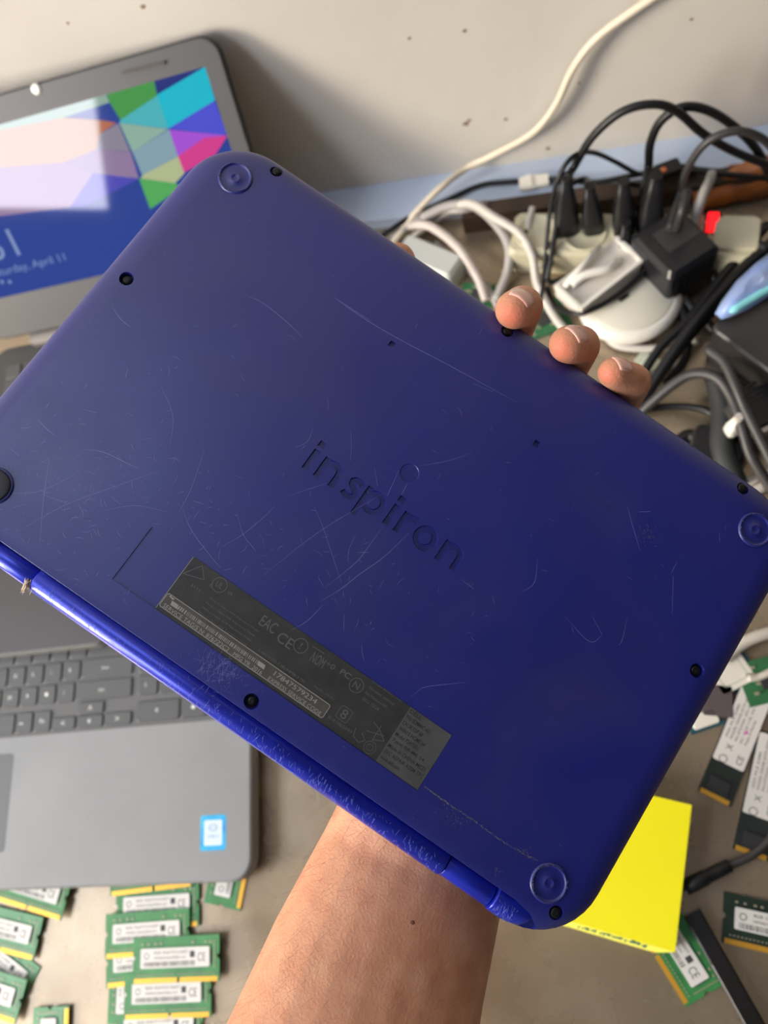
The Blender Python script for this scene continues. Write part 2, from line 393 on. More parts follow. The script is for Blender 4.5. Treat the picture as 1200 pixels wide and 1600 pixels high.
# hinge side: long curved covers and two short hinge barrels
def half_round(x0_, x1_, r, cy, cz, name, m, sq=1.0):
    mb = MB(); rr = []
    for k, x in enumerate((x0_, x0_ + 0.0006, x1_ - 0.0006, x1_)):
        q = r * (0.93 if k in (0, 3) else 1)
        rr.append([(x, cy + q * math.cos(a) * sq, cz + q * math.sin(a)) for a in [2 * PI * j / 28 for j in range(28)]])
    mb.rings(rr); return mb.build(name, m, lap)
half_round(-0.0928, 0.0928, 0.0052, -0.0948, -0.0072, 'hinge_cover', m_rim)
for s_ in (-1, 1):
    half_round(min(s_ * 0.0932, s_ * 0.1140), max(s_ * 0.0932, s_ * 0.1140), 0.0046, -0.0950, -0.0082, 'hinge_barrel', m_rim)
    ec = MB(); rr = []
    for x, q, dy in ((.1144, .0050, 0), (.1150, .0052, 0), (.1200, .0052, 0), (.1240, .0051, .0004), (.1275, .0047, .0012), (.1300, .0038, .0024), (.1315, .0022, .0040)):
        rr.append([(s_ * x, -.0948 + dy + q * math.cos(a) * s_, -.0072 + q * math.sin(a)) for a in [2 * PI * j / 28 for j in range(28)]])
    ec.rings(rr); ec.build('hinge_end_cover', m_rim, lap)
# closed lid behind, coloured pale to paint its lit edge
lidp = [(0.0012, -0.0094), (0.0004, -0.0100), (0.0002, -0.0118), (0.0004, -0.0150), (0.0022, -0.0172), (0.006, -0.0182), (0.012, -0.0184)]
l = MB(); l.rings([[(x, y, z) for x, y in rrect(WX - 2 * d, WY - 2 * d - 0.001, 0.0262 - d, N, 0, 0.0004)] for d, z in lidp]); l.build('lid', mat('lit_lid_edge', (92, 88, 130), 0.4, metal=0.2), lap)
# label bay contents
m_label = mat('black_label_film', (40, 41, 42), 0.5, noise=1, rgb2=(54, 54, 52), nscale=120, bump=0.08, bscale=900)
lbl = MB().prism([(BX0 + 0.0192, BY0 + .0002), (0.0499, BY0 + .0002), (0.0499, BY1 - .0002), (BX0 + 0.0192, BY1 - .0002)], -0.0004, -0.00018).build('regulatory_label', m_label, lap)
tag(lbl, 'long black sticker with faint grey certification marks')
m_ink = mat('faint_grey_print', (92, 92, 92), 0.6)
m_ink2 = mat('pale_edge_print', (150, 148, 140), 0.6)
ink = MB(); Z = -0.00014
def strip2(mb, pts, ww, z, closed=False, mi=0):
    pts = [Vector((p[0], p[1], 0)) for p in pts]
    if closed: pts = pts + [pts[0]]
    for a, b_ in zip(pts[:-1], pts[1:]):
        d = (b_ - a)
        if d.length < 1e-9: continue
        d.normalize(); q = Vector((-d.y, d.x, 0)) * ww / 2; a2 = a - d * ww / 3; b2 = b_ + d * ww / 3
        mb.add([(p.x, p.y, z) for p in (a2 - q, b2 - q, b2 + q, a2 + q)], [(0, 1, 2, 3)], False, mi)
def circ(c, r, n=24, a0=0, a1=2 * PI): return [(c[0] + r * math.cos(a0 + (a1 - a0) * k / n), c[1] + r * math.sin(a0 + (a1 - a0) * k / n)) for k in range(n + 1)]
def H2(px, py): v = HL(px, py); return (v.x, v.y)
def poly_px(mb, pts, ww=0.00025, z=Z, mi=0): strip2(mb, [H2(*p) for p in pts], ww, z, mi=mi)
poly_px(ink, [(286, 896), (316, 884), (319, 906), (286, 896)])
c = H2(343, 914); strip2(ink, circ(c, 0.0028), 0.0003, Z); add_text(ink, 'UL', c[0] - 0.0014, c[1] - 0.0011, Z, 0.0028, 0.0022)
def tx(body, px, py, wd, h, mb=ink, off=0.0, z=Z, mi=0): x, y = H2(px, py); add_text(mb, body, x, y, z, wd, h, 0, off, mi)
tx('c', 326, 915, .0012, .0012); tx('us', 355, 927, .0018, .0012); tx('2111', 297, 915, .004, .001)
tx('EAC', 403, 975, .0068, .0042); tx('CE', 430, 1000, .0064, .0040)
c = H2(470, 1009); strip2(ink, circ(c, 0.0027), 0.0003, Z); add_text(ink, '!', c[0] - .0003, c[1] - .0013, Z, .0006, .0026)
tx('NOM', 483, 1032, .0055, .0040); poly_px(ink, [(489, 1010), (506, 1021)]); tx('+0', 508, 1039, .0036, .002); tx('PC', 530, 1052, .0044, .0022, off=.02)
c = H2(557, 1071); strip2(ink, circ(c, 0.0027), 0.00028, Z); add_text(ink, 'N', c[0] - .0012, c[1] - .0013, Z, .0024, .0026)
c = H2(538, 1116); strip2(ink, rrect(.005, .005, .001, 3, *c), 0.0002, Z, True); add_text(ink, '8', c[0] - .0012, c[1] - .0018, Z, .0024, .0036)
tx('R-41065097', 512, 1122, .0105, .0012); tx('CAN ICES-3 (B)/NMB-3 (B)', 402, 1018, .021, .0012); tx('Input: 19.5V', 490, 1074, .009, .001)
poly_px(ink, [(556, 1138), (552, 1150), (560, 1160), (570, 1157), (566, 1145)]); c = H2(578, 1168); strip2(ink, circ(c, 0.0023), 0.0002, Z); strip2(ink, circ(c, 0.0012), 0.0002, Z)
poly_px(ink, [(584, 1128), (594, 1142), (600, 1158), (582, 1156), (596, 1134)]); poly_px(ink, [(573, 1142), (600, 1150)])
for k, t in enumerate(('System Battery 2cell', 'Wireless internal', 'P/N: Mainboard A00', 'SKU 32GB')): tx(t, 580 - k * 5, 1066 + k * 9, .0135 - k * .002, .0011)
for k in range(5): tx('Made in region AAR Regulatory Model', 327 - k * 6, 936 + k * 7, .022, .0008)
ink.build('print', m_ink, lbl)
# service tag strip
st = MB().prism(rrect(0.0738, 0.0058, 0.0008, 3, -0.0120, -0.0742), -0.00018, -0.00010).build('service_tag_strip', mat('brown_grey_strip', (84, 80, 74), 0.45, noise=1, rgb2=(66, 63, 60), nscale=150), lap)
tag(st, 'narrow brownish service tag strip with a pale border')
si = MB(); Z2 = -0.00006
strip2(si, rrect(0.0736, 0.0056, 0.0008, 3, -0.0120, -0.0742), 0.00028, Z2, True)
add_text(si, 'SERVICE TAG/S N: 8767Z2C2', -0.0475, -0.0767, Z2, 0.0295, 0.0016); add_text(si, 'MFG YR  2016', -0.0158, -0.0767, Z2, 0.0128, 0.0015)
add_text(si, 'EXPRESS SERVICE CODE', 0.0000, -0.0767, Z2, 0.0235, 0.0015); add_text(si, '17847579234', 0.0008, -0.0742, Z2, 0.0190, 0.0018)
random.seed(5); x = -0.0425
while x < -0.0065:
    ww = random.choice((.0002, .0003, .0005)); si.add([(x, -.0744, Z2), (x + ww, -.0744, Z2), (x + ww, -.0729, Z2), (x, -.0729, Z2)], [(0, 1, 2, 3)]); x += ww + random.choice((.0003, .0004, .0006))
for a in (-0.0455, -0.0062): si.add([(a, -.0745, Z2), (a + .0030, -.0745, Z2), (a + .0026, -.0729, Z2), (a - .0004, -.0729, Z2)], [(0, 1, 2, 3)])
si.add([(-.0478, -.0722, Z2), (-.0458, -.0726, Z2), (-.0455, -.0718, Z2), (-.0466, -.0720, Z2), (-.0474, -.0715, Z2)], [(0, 1, 2, 3, 4)])
si.build('print', m_ink2, st)
gs = MB().prism([(0.0499, BY0 + .0002), (0.0686, BY0 + .0002), (0.0686, BY1 - .0002), (0.0499, BY1 - .0002)], -0.0004, -0.00016).build('grey_sticker', mat('grey_sticker_film', (84, 84, 84), 0.5, noise=1, rgb2=(70, 70, 70), nscale=140), lap)
tag(gs, 'grey sticker with worn black type at the right end of the label bay')
gi = MB()
for k, (t, wd) in enumerate((('DELL', .0052), ('P/N: 0DMM4C A01', .0105), ('CN 0KYDF 68', .0088), ('WIN10 HOME 64', .0115), ('Model P24T001', .0100), ('Type: BB-ME 24', .0142), ('Made in CHINA MCD', .0165), ('SVC REPAIR ASSM TPC', .0172), ('www.dell.com', .0082))):
    add_text(gi, t, 0.0506, -0.0572 - k * 0.00245, -0.00012, wd, 0.0015, 0, 0.01)
gi.build('print', mat('worn_black_print', (34, 34, 34), 0.6), gs)
bp = MB(); strip2(bp, [(BX0 + .0194, BY0 + .0003), (BX0 + .0194, BY1 - .0003)], 0.0002, -0.00012); bp.build('label_edge', m_ink2, lap)

# scratches: fine pale strokes lying in the plastic
def edge_z(y): return 0.00003
def stroke(mb, pts, ww, z=0.00002):
    pts = spline([(p[0], p[1], 0) for p in pts], 5); n = len(pts)
    for i in range(n - 1):
        d = pts[i + 1] - pts[i]
        if d.length < 1e-9: continue
        d.normalize(); t0 = ww * (0.25 + 0.75 * math.sin(PI * (i + .3) / n)); t1 = ww * (0.25 + 0.75 * math.sin(PI * (i + 1.2) / n)); q = Vector((-d.y, d.x, 0))
        a, c2 = pts[i], pts[i + 1]
        mb.add([(a - q * t0 / 2).to_tuple()[:2] + (z,), (c2 - q * t1 / 2).to_tuple()[:2] + (z,), (c2 + q * t1 / 2).to_tuple()[:2] + (z,), (a + q * t0 / 2).to_tuple()[:2] + (z,)], [(0, 1, 2, 3)])
sr = MB(); sb = MB()
for ww, pts in ((.00016, [(385, 462), (410, 473), (448, 503), (472, 527)]), (.00016, [(523, 465), (560, 492), (620, 528), (700, 570), (808, 629)]), (.00014, [(523, 465), (545, 480), (580, 502)]),
    (.00013, [(623, 735), (605, 775)]), (.00013, [(637, 755), (633, 762), (627, 774)]), (.00013, [(599, 822), (575, 855), (555, 880), (508, 918)]), (.00014, [(640, 832), (600, 870), (562, 897), (533, 920), (500, 940)]),
    (.0001, [(490, 790), (505, 825), (520, 870), (534, 912)]), (.0001, [(555, 837), (545, 860), (544, 880)]), (.0001, [(548, 672), (549, 700), (547, 722)]), (.0001, [(585, 730), (590, 760)]), (.0001, [(655, 728), (700, 720), (740, 706)]),
    (.0001, [(450, 775), (480, 765), (510, 755)]), (.00012, [(490, 668), (480, 690), (460, 700)]), (.00012, [(285, 795), (300, 830), (330, 870), (345, 888)]), (.0001, [(345, 855), (375, 838), (410, 810), (430, 790)]),
    (.00012, [(370, 800), (380, 835), (395, 855), (400, 862)]), (.00012, [(130, 640), (150, 645)]), (.00018, [(58, 655), (75, 672), (86, 680)]), (.00016, [(128, 702), (160, 706), (195, 722), (216, 732)]), (.0001, [(25, 832), (100, 790), (180, 760), (250, 735)]),
    (.00012, [(62, 850), (68, 780), (77, 718)]), (.0001, [(65, 771), (85, 780), (110, 786)]), (.0001, [(20, 793), (40, 788)]), (.0001, [(0, 770), (60, 768), (120, 740)]), (.0001, [(925, 962), (941, 992)]), (.0001, [(880, 960), (920, 1002), (941, 993)]),
    (.0001, [(981, 962), (972, 1000), (966, 1008)]), (.00012, [(538, 960), (537, 985)]), (.00012, [(455, 985), (480, 970), (505, 945)]), (.00012, [(565, 1005), (566, 1020), (570, 1035)]), (.0001, [(640, 1092), (660, 1075), (690, 1070), (730, 1066)]),
    (.0001, [(1050, 960), (1052, 900)]), (.0001, [(755, 510), (748, 523)]), (.00013, [(200, 575), (196, 590)]), (.0001, [(320, 700), (300, 760), (280, 800)]), (.0001, [(250, 600), (270, 650), (265, 700)]), (.0001, [(150, 800), (210, 790), (262, 800)]),
    (.00013, [(15, 700), (30, 712)]), (.0001, [(740, 600), (770, 612)]), (.00013, [(720, 905), (740, 920)]), (.00018, [(175, 480), (190, 500), (205, 512)]), (.0001, [(690, 640), (700, 646)]), (.00012, [(980, 790), (988, 820), (1000, 860)]), (.00016, [(998, 800), (1016, 799)]),
    (.0001, [(840, 870), (835, 910), (815, 925)]), (.0001, [(410, 900), (500, 830), (600, 770)])): stroke(sr, [H2(*p) for p in pts], ww)
random.seed(21)
for i in range(420):
    cl = random.random()
    if cl < .45: px, py = random.gauss(150, 130), random.gauss(760, 80)
    elif cl < .6: px, py = random.gauss(330, 110), random.gauss(1000, 60) - 130
    elif cl < .75: px, py = random.gauss(600, 140), random.gauss(900, 90)
    else: px, py = random.uniform(0, 1150), random.uniform(300, 1400)
    x, y = H2(px, py)
    if abs(x) > 0.136 or y > 0.088 or y < -0.088 or (BX0 < x < BX1 and BY0 - .001 < y < BY1 + .001) or (abs(x) < .038 and -.01 < y < .011): continue
    a = random.uniform(0, PI); L = abs(random.gauss(.0016, .0016)) + .0003
    d = Vector((math.cos(a), math.sin(a), 0)); q = Vector((-d.y, d.x, 0)) * L * random.uniform(-.15, .15)
    p = Vector((x, y, 0)); stroke(sr, [p, p + d * L / 2 + q, p + d * L], random.uniform(.00005, .00012))
for i in range(160):                        # hatching near the label bay
    x, y = H2(random.gauss(345, 22), random.gauss(1045, 16))
    if y > BY0 - .001: continue
    a = random.uniform(0.2, 2.6); L = random.uniform(.0008, .004); stroke(sr, [Vector((x, y, 0)), Vector((x + L * math.cos(a), y + L * math.sin(a), 0))], random.uniform(.00005, .0001))
tag(sr.build('scratches', mat('pale_blue_scratch', (128, 134, 188), 0.5), lap), 'fine pale scratches crossing the blue underside', kind='stuff')
for cx, cy, rx, ry, n in ((1008, 832, 13, 18, 90), (640, 1290, 26, 34, 60), (776, 1362, 10, 8, 24), (690, 1262, 30, 14, 30), (715, 1282, 18, 10, 40), (820, 1330, 16, 10, 40), (350, 325, 22, 8, 50), (735, 913, 8, 6, 16), (610, 800, 10, 40, 20)):
    for i in range(n):
        x, y = H2(cx + random.gauss(0, rx * .55), cy + random.gauss(0, ry * .55)); s2 = random.uniform(.00006, .0002)
        if y < -.0885: continue
        sb.box(x, y, 0.0, s2, s2 * random.uniform(.8, 2.2), .00002, random.uniform(0, PI))
stl = [(664, 1230), (700, 1255), (740, 1282), (790, 1318), (840, 1345)]
for i in range(230):
    t = random.random() * 3.999; k = int(t); t -= k; a, c2 = stl[k], stl[k + 1]
    x, y = H2(a[0] + (c2[0] - a[0]) * t, a[1] + (c2[1] - a[1]) * t + random.gauss(0, .9)); s2 = random.uniform(.0001, .00022)
    sb.box(x, y, 0.0, s2 * 2, s2, .00002, random.uniform(-.6, .6))
tag(sb.build('scuffs', mat('yellow_grey_scuff', (112, 108, 100), 0.7), lap), 'rubbed yellowish grey scuff marks', kind='stuff')
# nicks across the hinge covers
nk = MB()
for i in range(460):
    x = random.uniform(-.091, .091) if random.random() < .9 else random.uniform(.115, .124)
    a = random.uniform(1.25, 2.7); L = random.uniform(.08, .45); r = .00524; ww = random.uniform(.00004, .00010); dx = random.uniform(-.0004, .0012)
    p = []
    for k in range(4):
        t = a + L * k / 3; p.append((x + dx * k / 3, -.0948 + r * math.cos(t), -.0072 + r * math.sin(t)))
    for k in range(3): nk.add([(p[k][0] - ww, p[k][1], p[k][2]), (p[k][0] + ww, p[k][1], p[k][2]), (p[k + 1][0] + ww, p[k + 1][1], p[k + 1][2]), (p[k + 1][0] - ww, p[k + 1][1], p[k + 1][2])], [(0, 1, 2, 3)])
tag(nk.build('edge_nicks', mat('pale_rim_nick', (104, 116, 205), 0.35), lap), 'short pale nicks along the hinge edge', kind='stuff')
fr = MB(); random.seed(8)
for i in range(16):
    p0 = HL(46, 906, -.004) + Vector((random.gauss(0, .0006), random.gauss(0, .0006), random.uniform(-.001, .002))); p2 = HL(38 + random.gauss(0, 4), 924 + random.gauss(0, 6), -.004) + Vector((0, 0, random.uniform(-.001, .002)))
    fr.tube([p0, (p0 + p2) / 2 + Vector((random.gauss(0, .0006), random.gauss(0, .0006), 0)), p2], [.0002, .00025, .00008], 5)
tag(fr.build('frayed_fibres', mat('cream_fibre', (214, 196, 170), 0.8), lap), 'cream frayed fibres sticking out of the hinge gap', kind='stuff')

# ------------------------------------------------------------------ the person: one forearm and hand, holding the laptop from behind
person = empty('person', mw=HW)
tag(person, 'bare left forearm and hand behind the blue laptop, fingertips curled over its far edge', 'person')
def ell_tube(mb, secs, n=24):
    # secs: (centre, rx, rz) ellipses across the path, wide along local x
    rg = []; cs = [Vector(s[0]) for s in secs]
    for i, (c, a, b_) in enumerate(secs):
        t = (cs[min(i + 1, len(cs) - 1)] - cs[max(i - 1, 0)]).normalized()
        u = Vector((1, 0, 0)); u = (u - t * u.dot(t)).normalized(); v = t.cross(u)
        rg.append([cs[i] + u * a * math.cos(2 * PI * j / n) + v * b_ * math.sin(2 * PI * j / n) for j in range(n)])
    mb.rings(rg)
def ball(mb, c, r, sx=1, sy=1, sz=1, n=16, m=10):
    rg = []
    for i in range(m + 1):
        a = -PI / 2 + PI * (i + (0.02 if i == 0 else -0.02 if i == m else 0)) / m
        rg.append([(c[0] + r * sx * math.cos(a) * math.cos(2 * PI * j / n), c[1] + r * sy * math.cos(a) * math.sin(2 * PI * j / n), c[2] + r * sz * math.sin(a)) for j in range(n)])
    mb.rings(rg)
def limb(mb, pts, radii, n=16):
    for i, (p, r) in enumerate(zip(pts, radii)): ball(mb, p, r, n=n)
    for i in range(len(pts) - 1):
        a, b_ = Vector(pts[i]), Vector(pts[i + 1]); mb.tube([a + (b_ - a) * t for t in (0, .5, 1)], [radii[i], (radii[i] + radii[i + 1]) / 2 * .985, radii[i + 1]], n)
mm = 0.001
hb = MB()
ell_tube(hb, [((.172, -.420, .030), .053, .046), ((.150, -.340, .010), .053, .045), ((.128, -.260, -.014), .0525, .042), ((.1108, -.190, -.030), .0500, .038), ((.1010, -.145, -.042), .0452, .0325), ((.0932, -.105, -.0485), .0400, .0285),
    ((.080, -.070, -.0450), .0320, .0240), ((.068, -.040, -.0415), .0300, .0215), ((.056, -.015, -.0390), .0350, .0195), ((.044, .010, -.0365), .0400, .0175), ((.036, .032, -.035), .0405, .0160), ((.032, .047, -.034), .037, .0125)])
TA, TB, TC2 = HL(803, 484, .0045), HL(886, 538, .0040), HL(958, 582, .0030)
fingers = {
 'middle': [(.020, .052, -.0345), (TA.x + .0045, .108, -.0385), (TA.x + .0018, TA.y + .0098, -.0080), tuple(TA)],
 'ring':   [(.040, .048, -.0345), (TB.x + .0095, .107, -.0385), (TB.x + .0055, TB.y + .0092, -.0085), tuple(TB)],
 'little': [(.060, .040, -.0340), (TC2.x + .0160, .103, -.0360), (TC2.x + .0105, TC2.y + .0072, -.0075), tuple(TC2)],
 'index':  [(-.002, .045, -.0345), (-.036, .078, -.0330), (-.052, .097, -.0300), (-.0600, .1052, -.0290)]}
rad = {'middle': (.0105, .0100, .0092, .0080), 'ring': (.0100, .0096, .0090, .0077), 'little': (.0090, .0088, .0080, .0066), 'index': (.0105, .0098, .0088, .0080)}
for k, p in fingers.items(): limb(hb, p, rad[k])
limb(hb, [(.040, -.030, -.038), (.012, -.012, -.034), (-.016, .004, -.031), (-.038, .010, -.0290)], (.0170, .0135, .0115, .0095))
m_skin = mat('warm_skin', (214, 158, 124), 0.48, noise=1, rgb2=(196, 134, 102), nscale=90, bump=0.35, bscale=900, sss=0.12, spec=0.4)
nt = m_skin.node_tree; b = nt.nodes['Principled BSDF']                     # redder fingertips, a small mole
geo = nt.nodes.new('ShaderNodeTexCoord'); sp = nt.nodes.new('ShaderNodeSeparateXYZ'); nt.links.new(geo.outputs['Object'], sp.inputs[0])
mrp = nt.nodes.new('ShaderNodeMapRange'); mrp.inputs[1].default_value = .060; mrp.inputs[2].default_value = .100; mrp.inputs[4].default_value = .10
nt.links.new(sp.outputs['Y'], mrp.inputs[0])
mx = nt.nodes.new('ShaderNodeMix'); mx.data_type = 'RGBA'; nt.links.new(b.inputs['Base Color'].links[0].from_socket, mx.inputs[6]); mx.inputs[7].default_value = lin((214, 132, 104)) + (1,)
nt.links.new(mrp.outputs[0], mx.inputs[0]); nt.links.new(mx.outputs[2], b.inputs['Base Color'])
for c, r in [(tuple(TA + Vector((0, -.0065, .0045))), .0078), (tuple(TB + Vector((-.001, -.0065, .0045))), .0076), (tuple(TC2 + Vector((-.002, -.0052, .0035))), .0066)]:
    vm = nt.nodes.new('ShaderNodeVectorMath'); vm.operation = 'DISTANCE'; vm.inputs[1].default_value = c
    nt.links.new(geo.outputs['Object'], vm.inputs[0])
    r1 = nt.nodes.new('ShaderNodeMapRange'); r1.inputs[1].default_value = r; r1.inputs[2].default_value = r * .25; r1.inputs[4].default_value = .6; nt.links.new(vm.outputs['Value'], r1.inputs[0])
    mx = nt.nodes.new('ShaderNodeMix'); mx.data_type = 'RGBA'; nt.links.new(b.inputs['Base Color'].links[0].from_socket, mx.inputs[6]); mx.inputs[7].default_value = lin((226, 106, 78)) + (1,)
    nt.links.new(r1.outputs[0], mx.inputs[0]); nt.links.new(mx.outputs[2], b.inputs['Base Color'])
arm = hb.build('forearm_and_hand', m_skin, person)
rm_ = arm.modifiers.new('r', 'REMESH'); rm_.mode = 'VOXEL'; rm_.voxel_size = 0.0013; rm_.use_smooth_shade = True
sm_ = arm.modifiers.new('s', 'SMOOTH'); sm_.factor = 0.6; sm_.iterations = 9
bpy.context.view_layer.update()
dg = bpy.context.evaluated_depsgraph_get()
am = bpy.data.meshes.new_from_object(arm.evaluated_get(dg)); arm.modifiers.clear(); arm.data = am
for p in am.polygons: p.use_smooth = True
from mathutils.bvhtree import BVHTree
bv = BVHTree.FromPolygons([v.co for v in am.vertices], [tuple(p.vertices) for p in am.polygons])
# nails: curved plates on the finger backs, projected onto the skin
m_nail = mat('pink_nail', (228, 176, 158), 0.22, coat=0.3, spec=0.6)
def nail(tip, dip, R_, ph, s0, s1, twist=0.0):
    tip, dip = Vector(tip), Vector(dip); ax = (tip - dip).normalized(); side = Vector((1, 0, 0)); side = (side - ax * side.dot(ax)).normalized()
    if twist: side = Matrix.Rotation(twist, 3, ax) @ side
    nrm = side.cross(ax).normalized()
    if nrm.y < 0: nrm = -nrm
    g = []; NU, NV = 13, 10
    for j in range(NV):
        for i in range(NU):
            u = -1 + 2 * i / (NU - 1); v = j / (NV - 1)
            a_ = s0 - .0013 * (1 - u * u) + .0016; b_ = s1 + .0010 * (1 - u * u)
            ss_ = a_ + (b_ - a_) * v; ph_ = ph * u * (.86 + .14 * math.sin(min(v * 2, 1) * PI / 2))
            dr = nrm * math.cos(ph_) + side * math.sin(ph_)
            if ss_ < 0: o_ = tip + ax * ss_
            else: th = ss_ / R_; dr = dr * math.cos(th) + ax * math.sin(th); o_ = tip
            hit = bv.ray_cast(o_ + dr * .02, -dr, .03); p = hit[0] if hit[0] is not None else o_ + dr * R_
            lift = .00030 + (.00025 * v) - (.0005 if abs(u) > .99 or j == 0 else 0)
            g.append((p + dr * lift, dr))
    mb = MB(); top_ = [p for p, d in g]; bot = [p - d * .0006 for p, d in g]; fs = []; K = NU * NV
    for j in range(NV - 1):
        for i in range(NU - 1):
            a = j * NU + i; fs.append((a, a + 1, a + NU + 1, a + NU)); fs.append((K + a, K + a + NU, K + a + NU + 1, K + a + 1))
    rim = [i for i in range(NU)] + [j * NU + NU - 1 for j in range(1, NV)] + [(NV - 1) * NU + i for i in range(NU - 2, -1, -1)] + [j * NU for j in range(NV - 2, 0, -1)]
    for a, c2 in zip(rim, rim[1:] + rim[:1]): fs.append((c2, a, K + a, K + c2))
    mb.add(top_ + bot, fs, True)
    tag(mb.build('fingernail', m_nail, person), 'short pale pink fingernail')
nail(fingers['middle'][3], fingers['middle'][2], .0080, .80, -.0062, .0050)
nail(fingers['ring'][3], fingers['ring'][2], .0077, .78, -.0060, .0046, -.14)
nail(fingers['little'][3], fingers['little'][2], .0066, .76, -.0052, .0040, -.22)
# arm hair
hr = MB(); random.seed(77); vs_ = am.vertices; cnt = 0
ND = (Vector((.0925, -.105, 0)) - Vector((.1115, -.19, 0))).normalized()
while cnt < 700:
    v = vs_[random.randrange(len(vs_))]
    if not (-.26 < v.co.y < -.085) or v.normal.z < -.25: continue
    nrm = v.normal; edge = nrm.x < -.3
    if not edge and random.random() < .55: continue
    a = (ND * -1 + Vector((random.gauss(-.25, .35), random.gauss(0, .35), 0))).normalized(); a = (a - nrm * a.dot(nrm)).normalized()
    L = random.uniform(.004, .010) * (1.1 if edge else .7); lift = random.uniform(.25, .9) if edge else random.uniform(.1, .4)
    p0 = v.co - nrm * .0002; p1 = p0 + a * L * .5 + nrm * L * lift * .6; p2 = p0 + a * L + nrm * L * lift * .75
    hr.tube([p0, p1, p2], [.000035, .00003, .000015], 3); cnt += 1
tag(hr.build('arm_hair', mat('brown_arm_hair', (172, 126, 90), 0.5), person), 'fine short brown hairs on the forearm', kind='stuff')
mo = HL(637, 1421, -.03); hit = bv.ray_cast(mo + Vector((0, 0, .08)), Vector((0, 0, -1)), .2)
if hit[0] is not None: ob = MB(); ball(ob, (0, 0, 0), .0009, 1, 1, .3, 10, 6); tag(ob.build('mole', mat('brown_mole', (120, 72, 50), 0.6), person, loc=hit[0]), 'small brown mole')

# ------------------------------------------------------------------ laptop base with number pad, palm rest towards us
AX = Vector((0.99505587, 0.09931674, 0)); AY = Vector((-0.09931674, 0.99505587, 0)); ARZ = math.radians(5.7)
AC = Vector((-0.23866, -0.08098, 0))        # its front right corner
def AL(px, py, z=.0215):                     # pixel -> local of this laptop at height z
    p = P(px, py, z) - AC; return (p.dot(AX), p.dot(AY))
m_grey = mat('grey_matte_plastic', (134, 136, 137), 0.40, noise=0.12, nscale=14, bump=0.06, bscale=1500, spec=0.5)
m_key = mat('dark_grey_key', (72, 73, 74), 0.45, spec=0.5)
la = empty('laptop', AC, ARZ)
tag(la, 'open grey laptop base with number pad and small blue processor sticker, lying over memory modules', 'laptop')
AWD, ADP = 0.380, 0.256
bs = MB(); oc = (-AWD / 2, ADP / 2)
bs.rings([[(x, y, z) for x, y in rrect(AWD - 2 * d, ADP - 2 * d, .016 - d, 6, *oc)] for d, z in ((.006, .0035), (.0015, .005), (0, .009), (0, .018), (.0006, .0205), (.002, .0215))], smooth=False)
base = bs.build('base', m_grey, la)
kb = MB(); kx0, ky0 = AL(0, 1146); kx1, _ = AL(392, 1108)
KY0 = AL(150, 1141)[1]
KX1 = AL(372, 1118)[0]
kb.prism(rrect(AWD - .022, .108, .003, 3, -AWD / 2, KY0 + .054), .0213, .02165); kb.build('keyboard_tray', mat('key_tray_plastic', (84, 85, 86), 0.5), la)
m_leg = mat('white_key_legend', (215, 215, 212), 0.6)
def key(x0_, y0_, x1_, y1_, leg=None):
    g = .0012; wd, hg = x1_ - x0_ - g, y1_ - y0_ - g
    k = MB(); cx, cy = (x0_ + x1_) / 2, (y0_ + y1_) / 2
    k.rings([[(x, y, z) for x, y in rrect(wd - 2 * d, hg - 2 * d, .0018, 2)] for d, z in ((0, .0), (0, .0009), (.0006, .0014))], smooth=False)
    o = k.build('key', m_key, la, loc=(cx, cy, .0216))
    if leg:
        t = MB(); add_text(t, leg, -.0020 * (1 if len(leg) < 3 else 2.2), -.0016, .00146, None, .0034 if len(leg) < 3 else .0022); t.build('legend', m_leg, o)
pxk = [((10, 1104), (38, 1134), 'M'), ((44, 1096), (72, 1128), '>')]
# rows measured from the photograph, pitch 18.6 mm; numbers run right to left from the pad
U = .0186
r0 = KY0 + .0030
def xk(px, py): return AL(px, py)[0]
xa = xk(82, 1120); xb = xk(121, 1116); xc = xk(164, 1112); xd = xk(208, 1108); xe = xk(214, 1106); xf = xk(283, 1100); xg = xk(325, 1096)
H1 = .0168
key(xa, r0 - .001, xb, r0 + H1 * .62, '<'); key(xb, r0 - .001, xc, r0 + H1 * .58, 'v'); key(xb, r0 + H1 * .58, xc, r0 + H1 * 1.22, '^'); key(xc, r0 - .001, xd, r0 + H1 * .62, '>')
key(xe, r0, xf, r0 + H1, '0'); key(xf, r0, xg, r0 + H1, '.')
x = xa
for t in ('Fn', 'Alt', None, None): 
    key(x - .0172 * (1 if t else 1.0), r0 - .001, x, r0 + H1, t); x -= .0172
key(x - .095, r0 - .001, x, r0 + H1); x -= .095
for t in ('Alt', 'Fn', 'Ctrl'): key(x - U, r0 - .001, x, r0 + H1, t); x -= U
rows = [['/', '.', ',', 'M', 'N', 'B', 'V', 'C', 'X', 'Z'], ["'", ';', 'L', 'K', 'J', 'H', 'G', 'F', 'D', 'S', 'A'], ['[', 'P', 'O', 'I', 'U', 'Y', 'T', 'R', 'E', 'W', 'Q'], ['=', '-', '0', '9', '8', '7', '6', '5', '4', '3', '2', '1']]
pads = [['3', '2', '1'], ['6', '5', '4'], ['9', '8', '7'], ['*', '/', 'Num']]
xr = xd; x12 = xk(120, 1060)
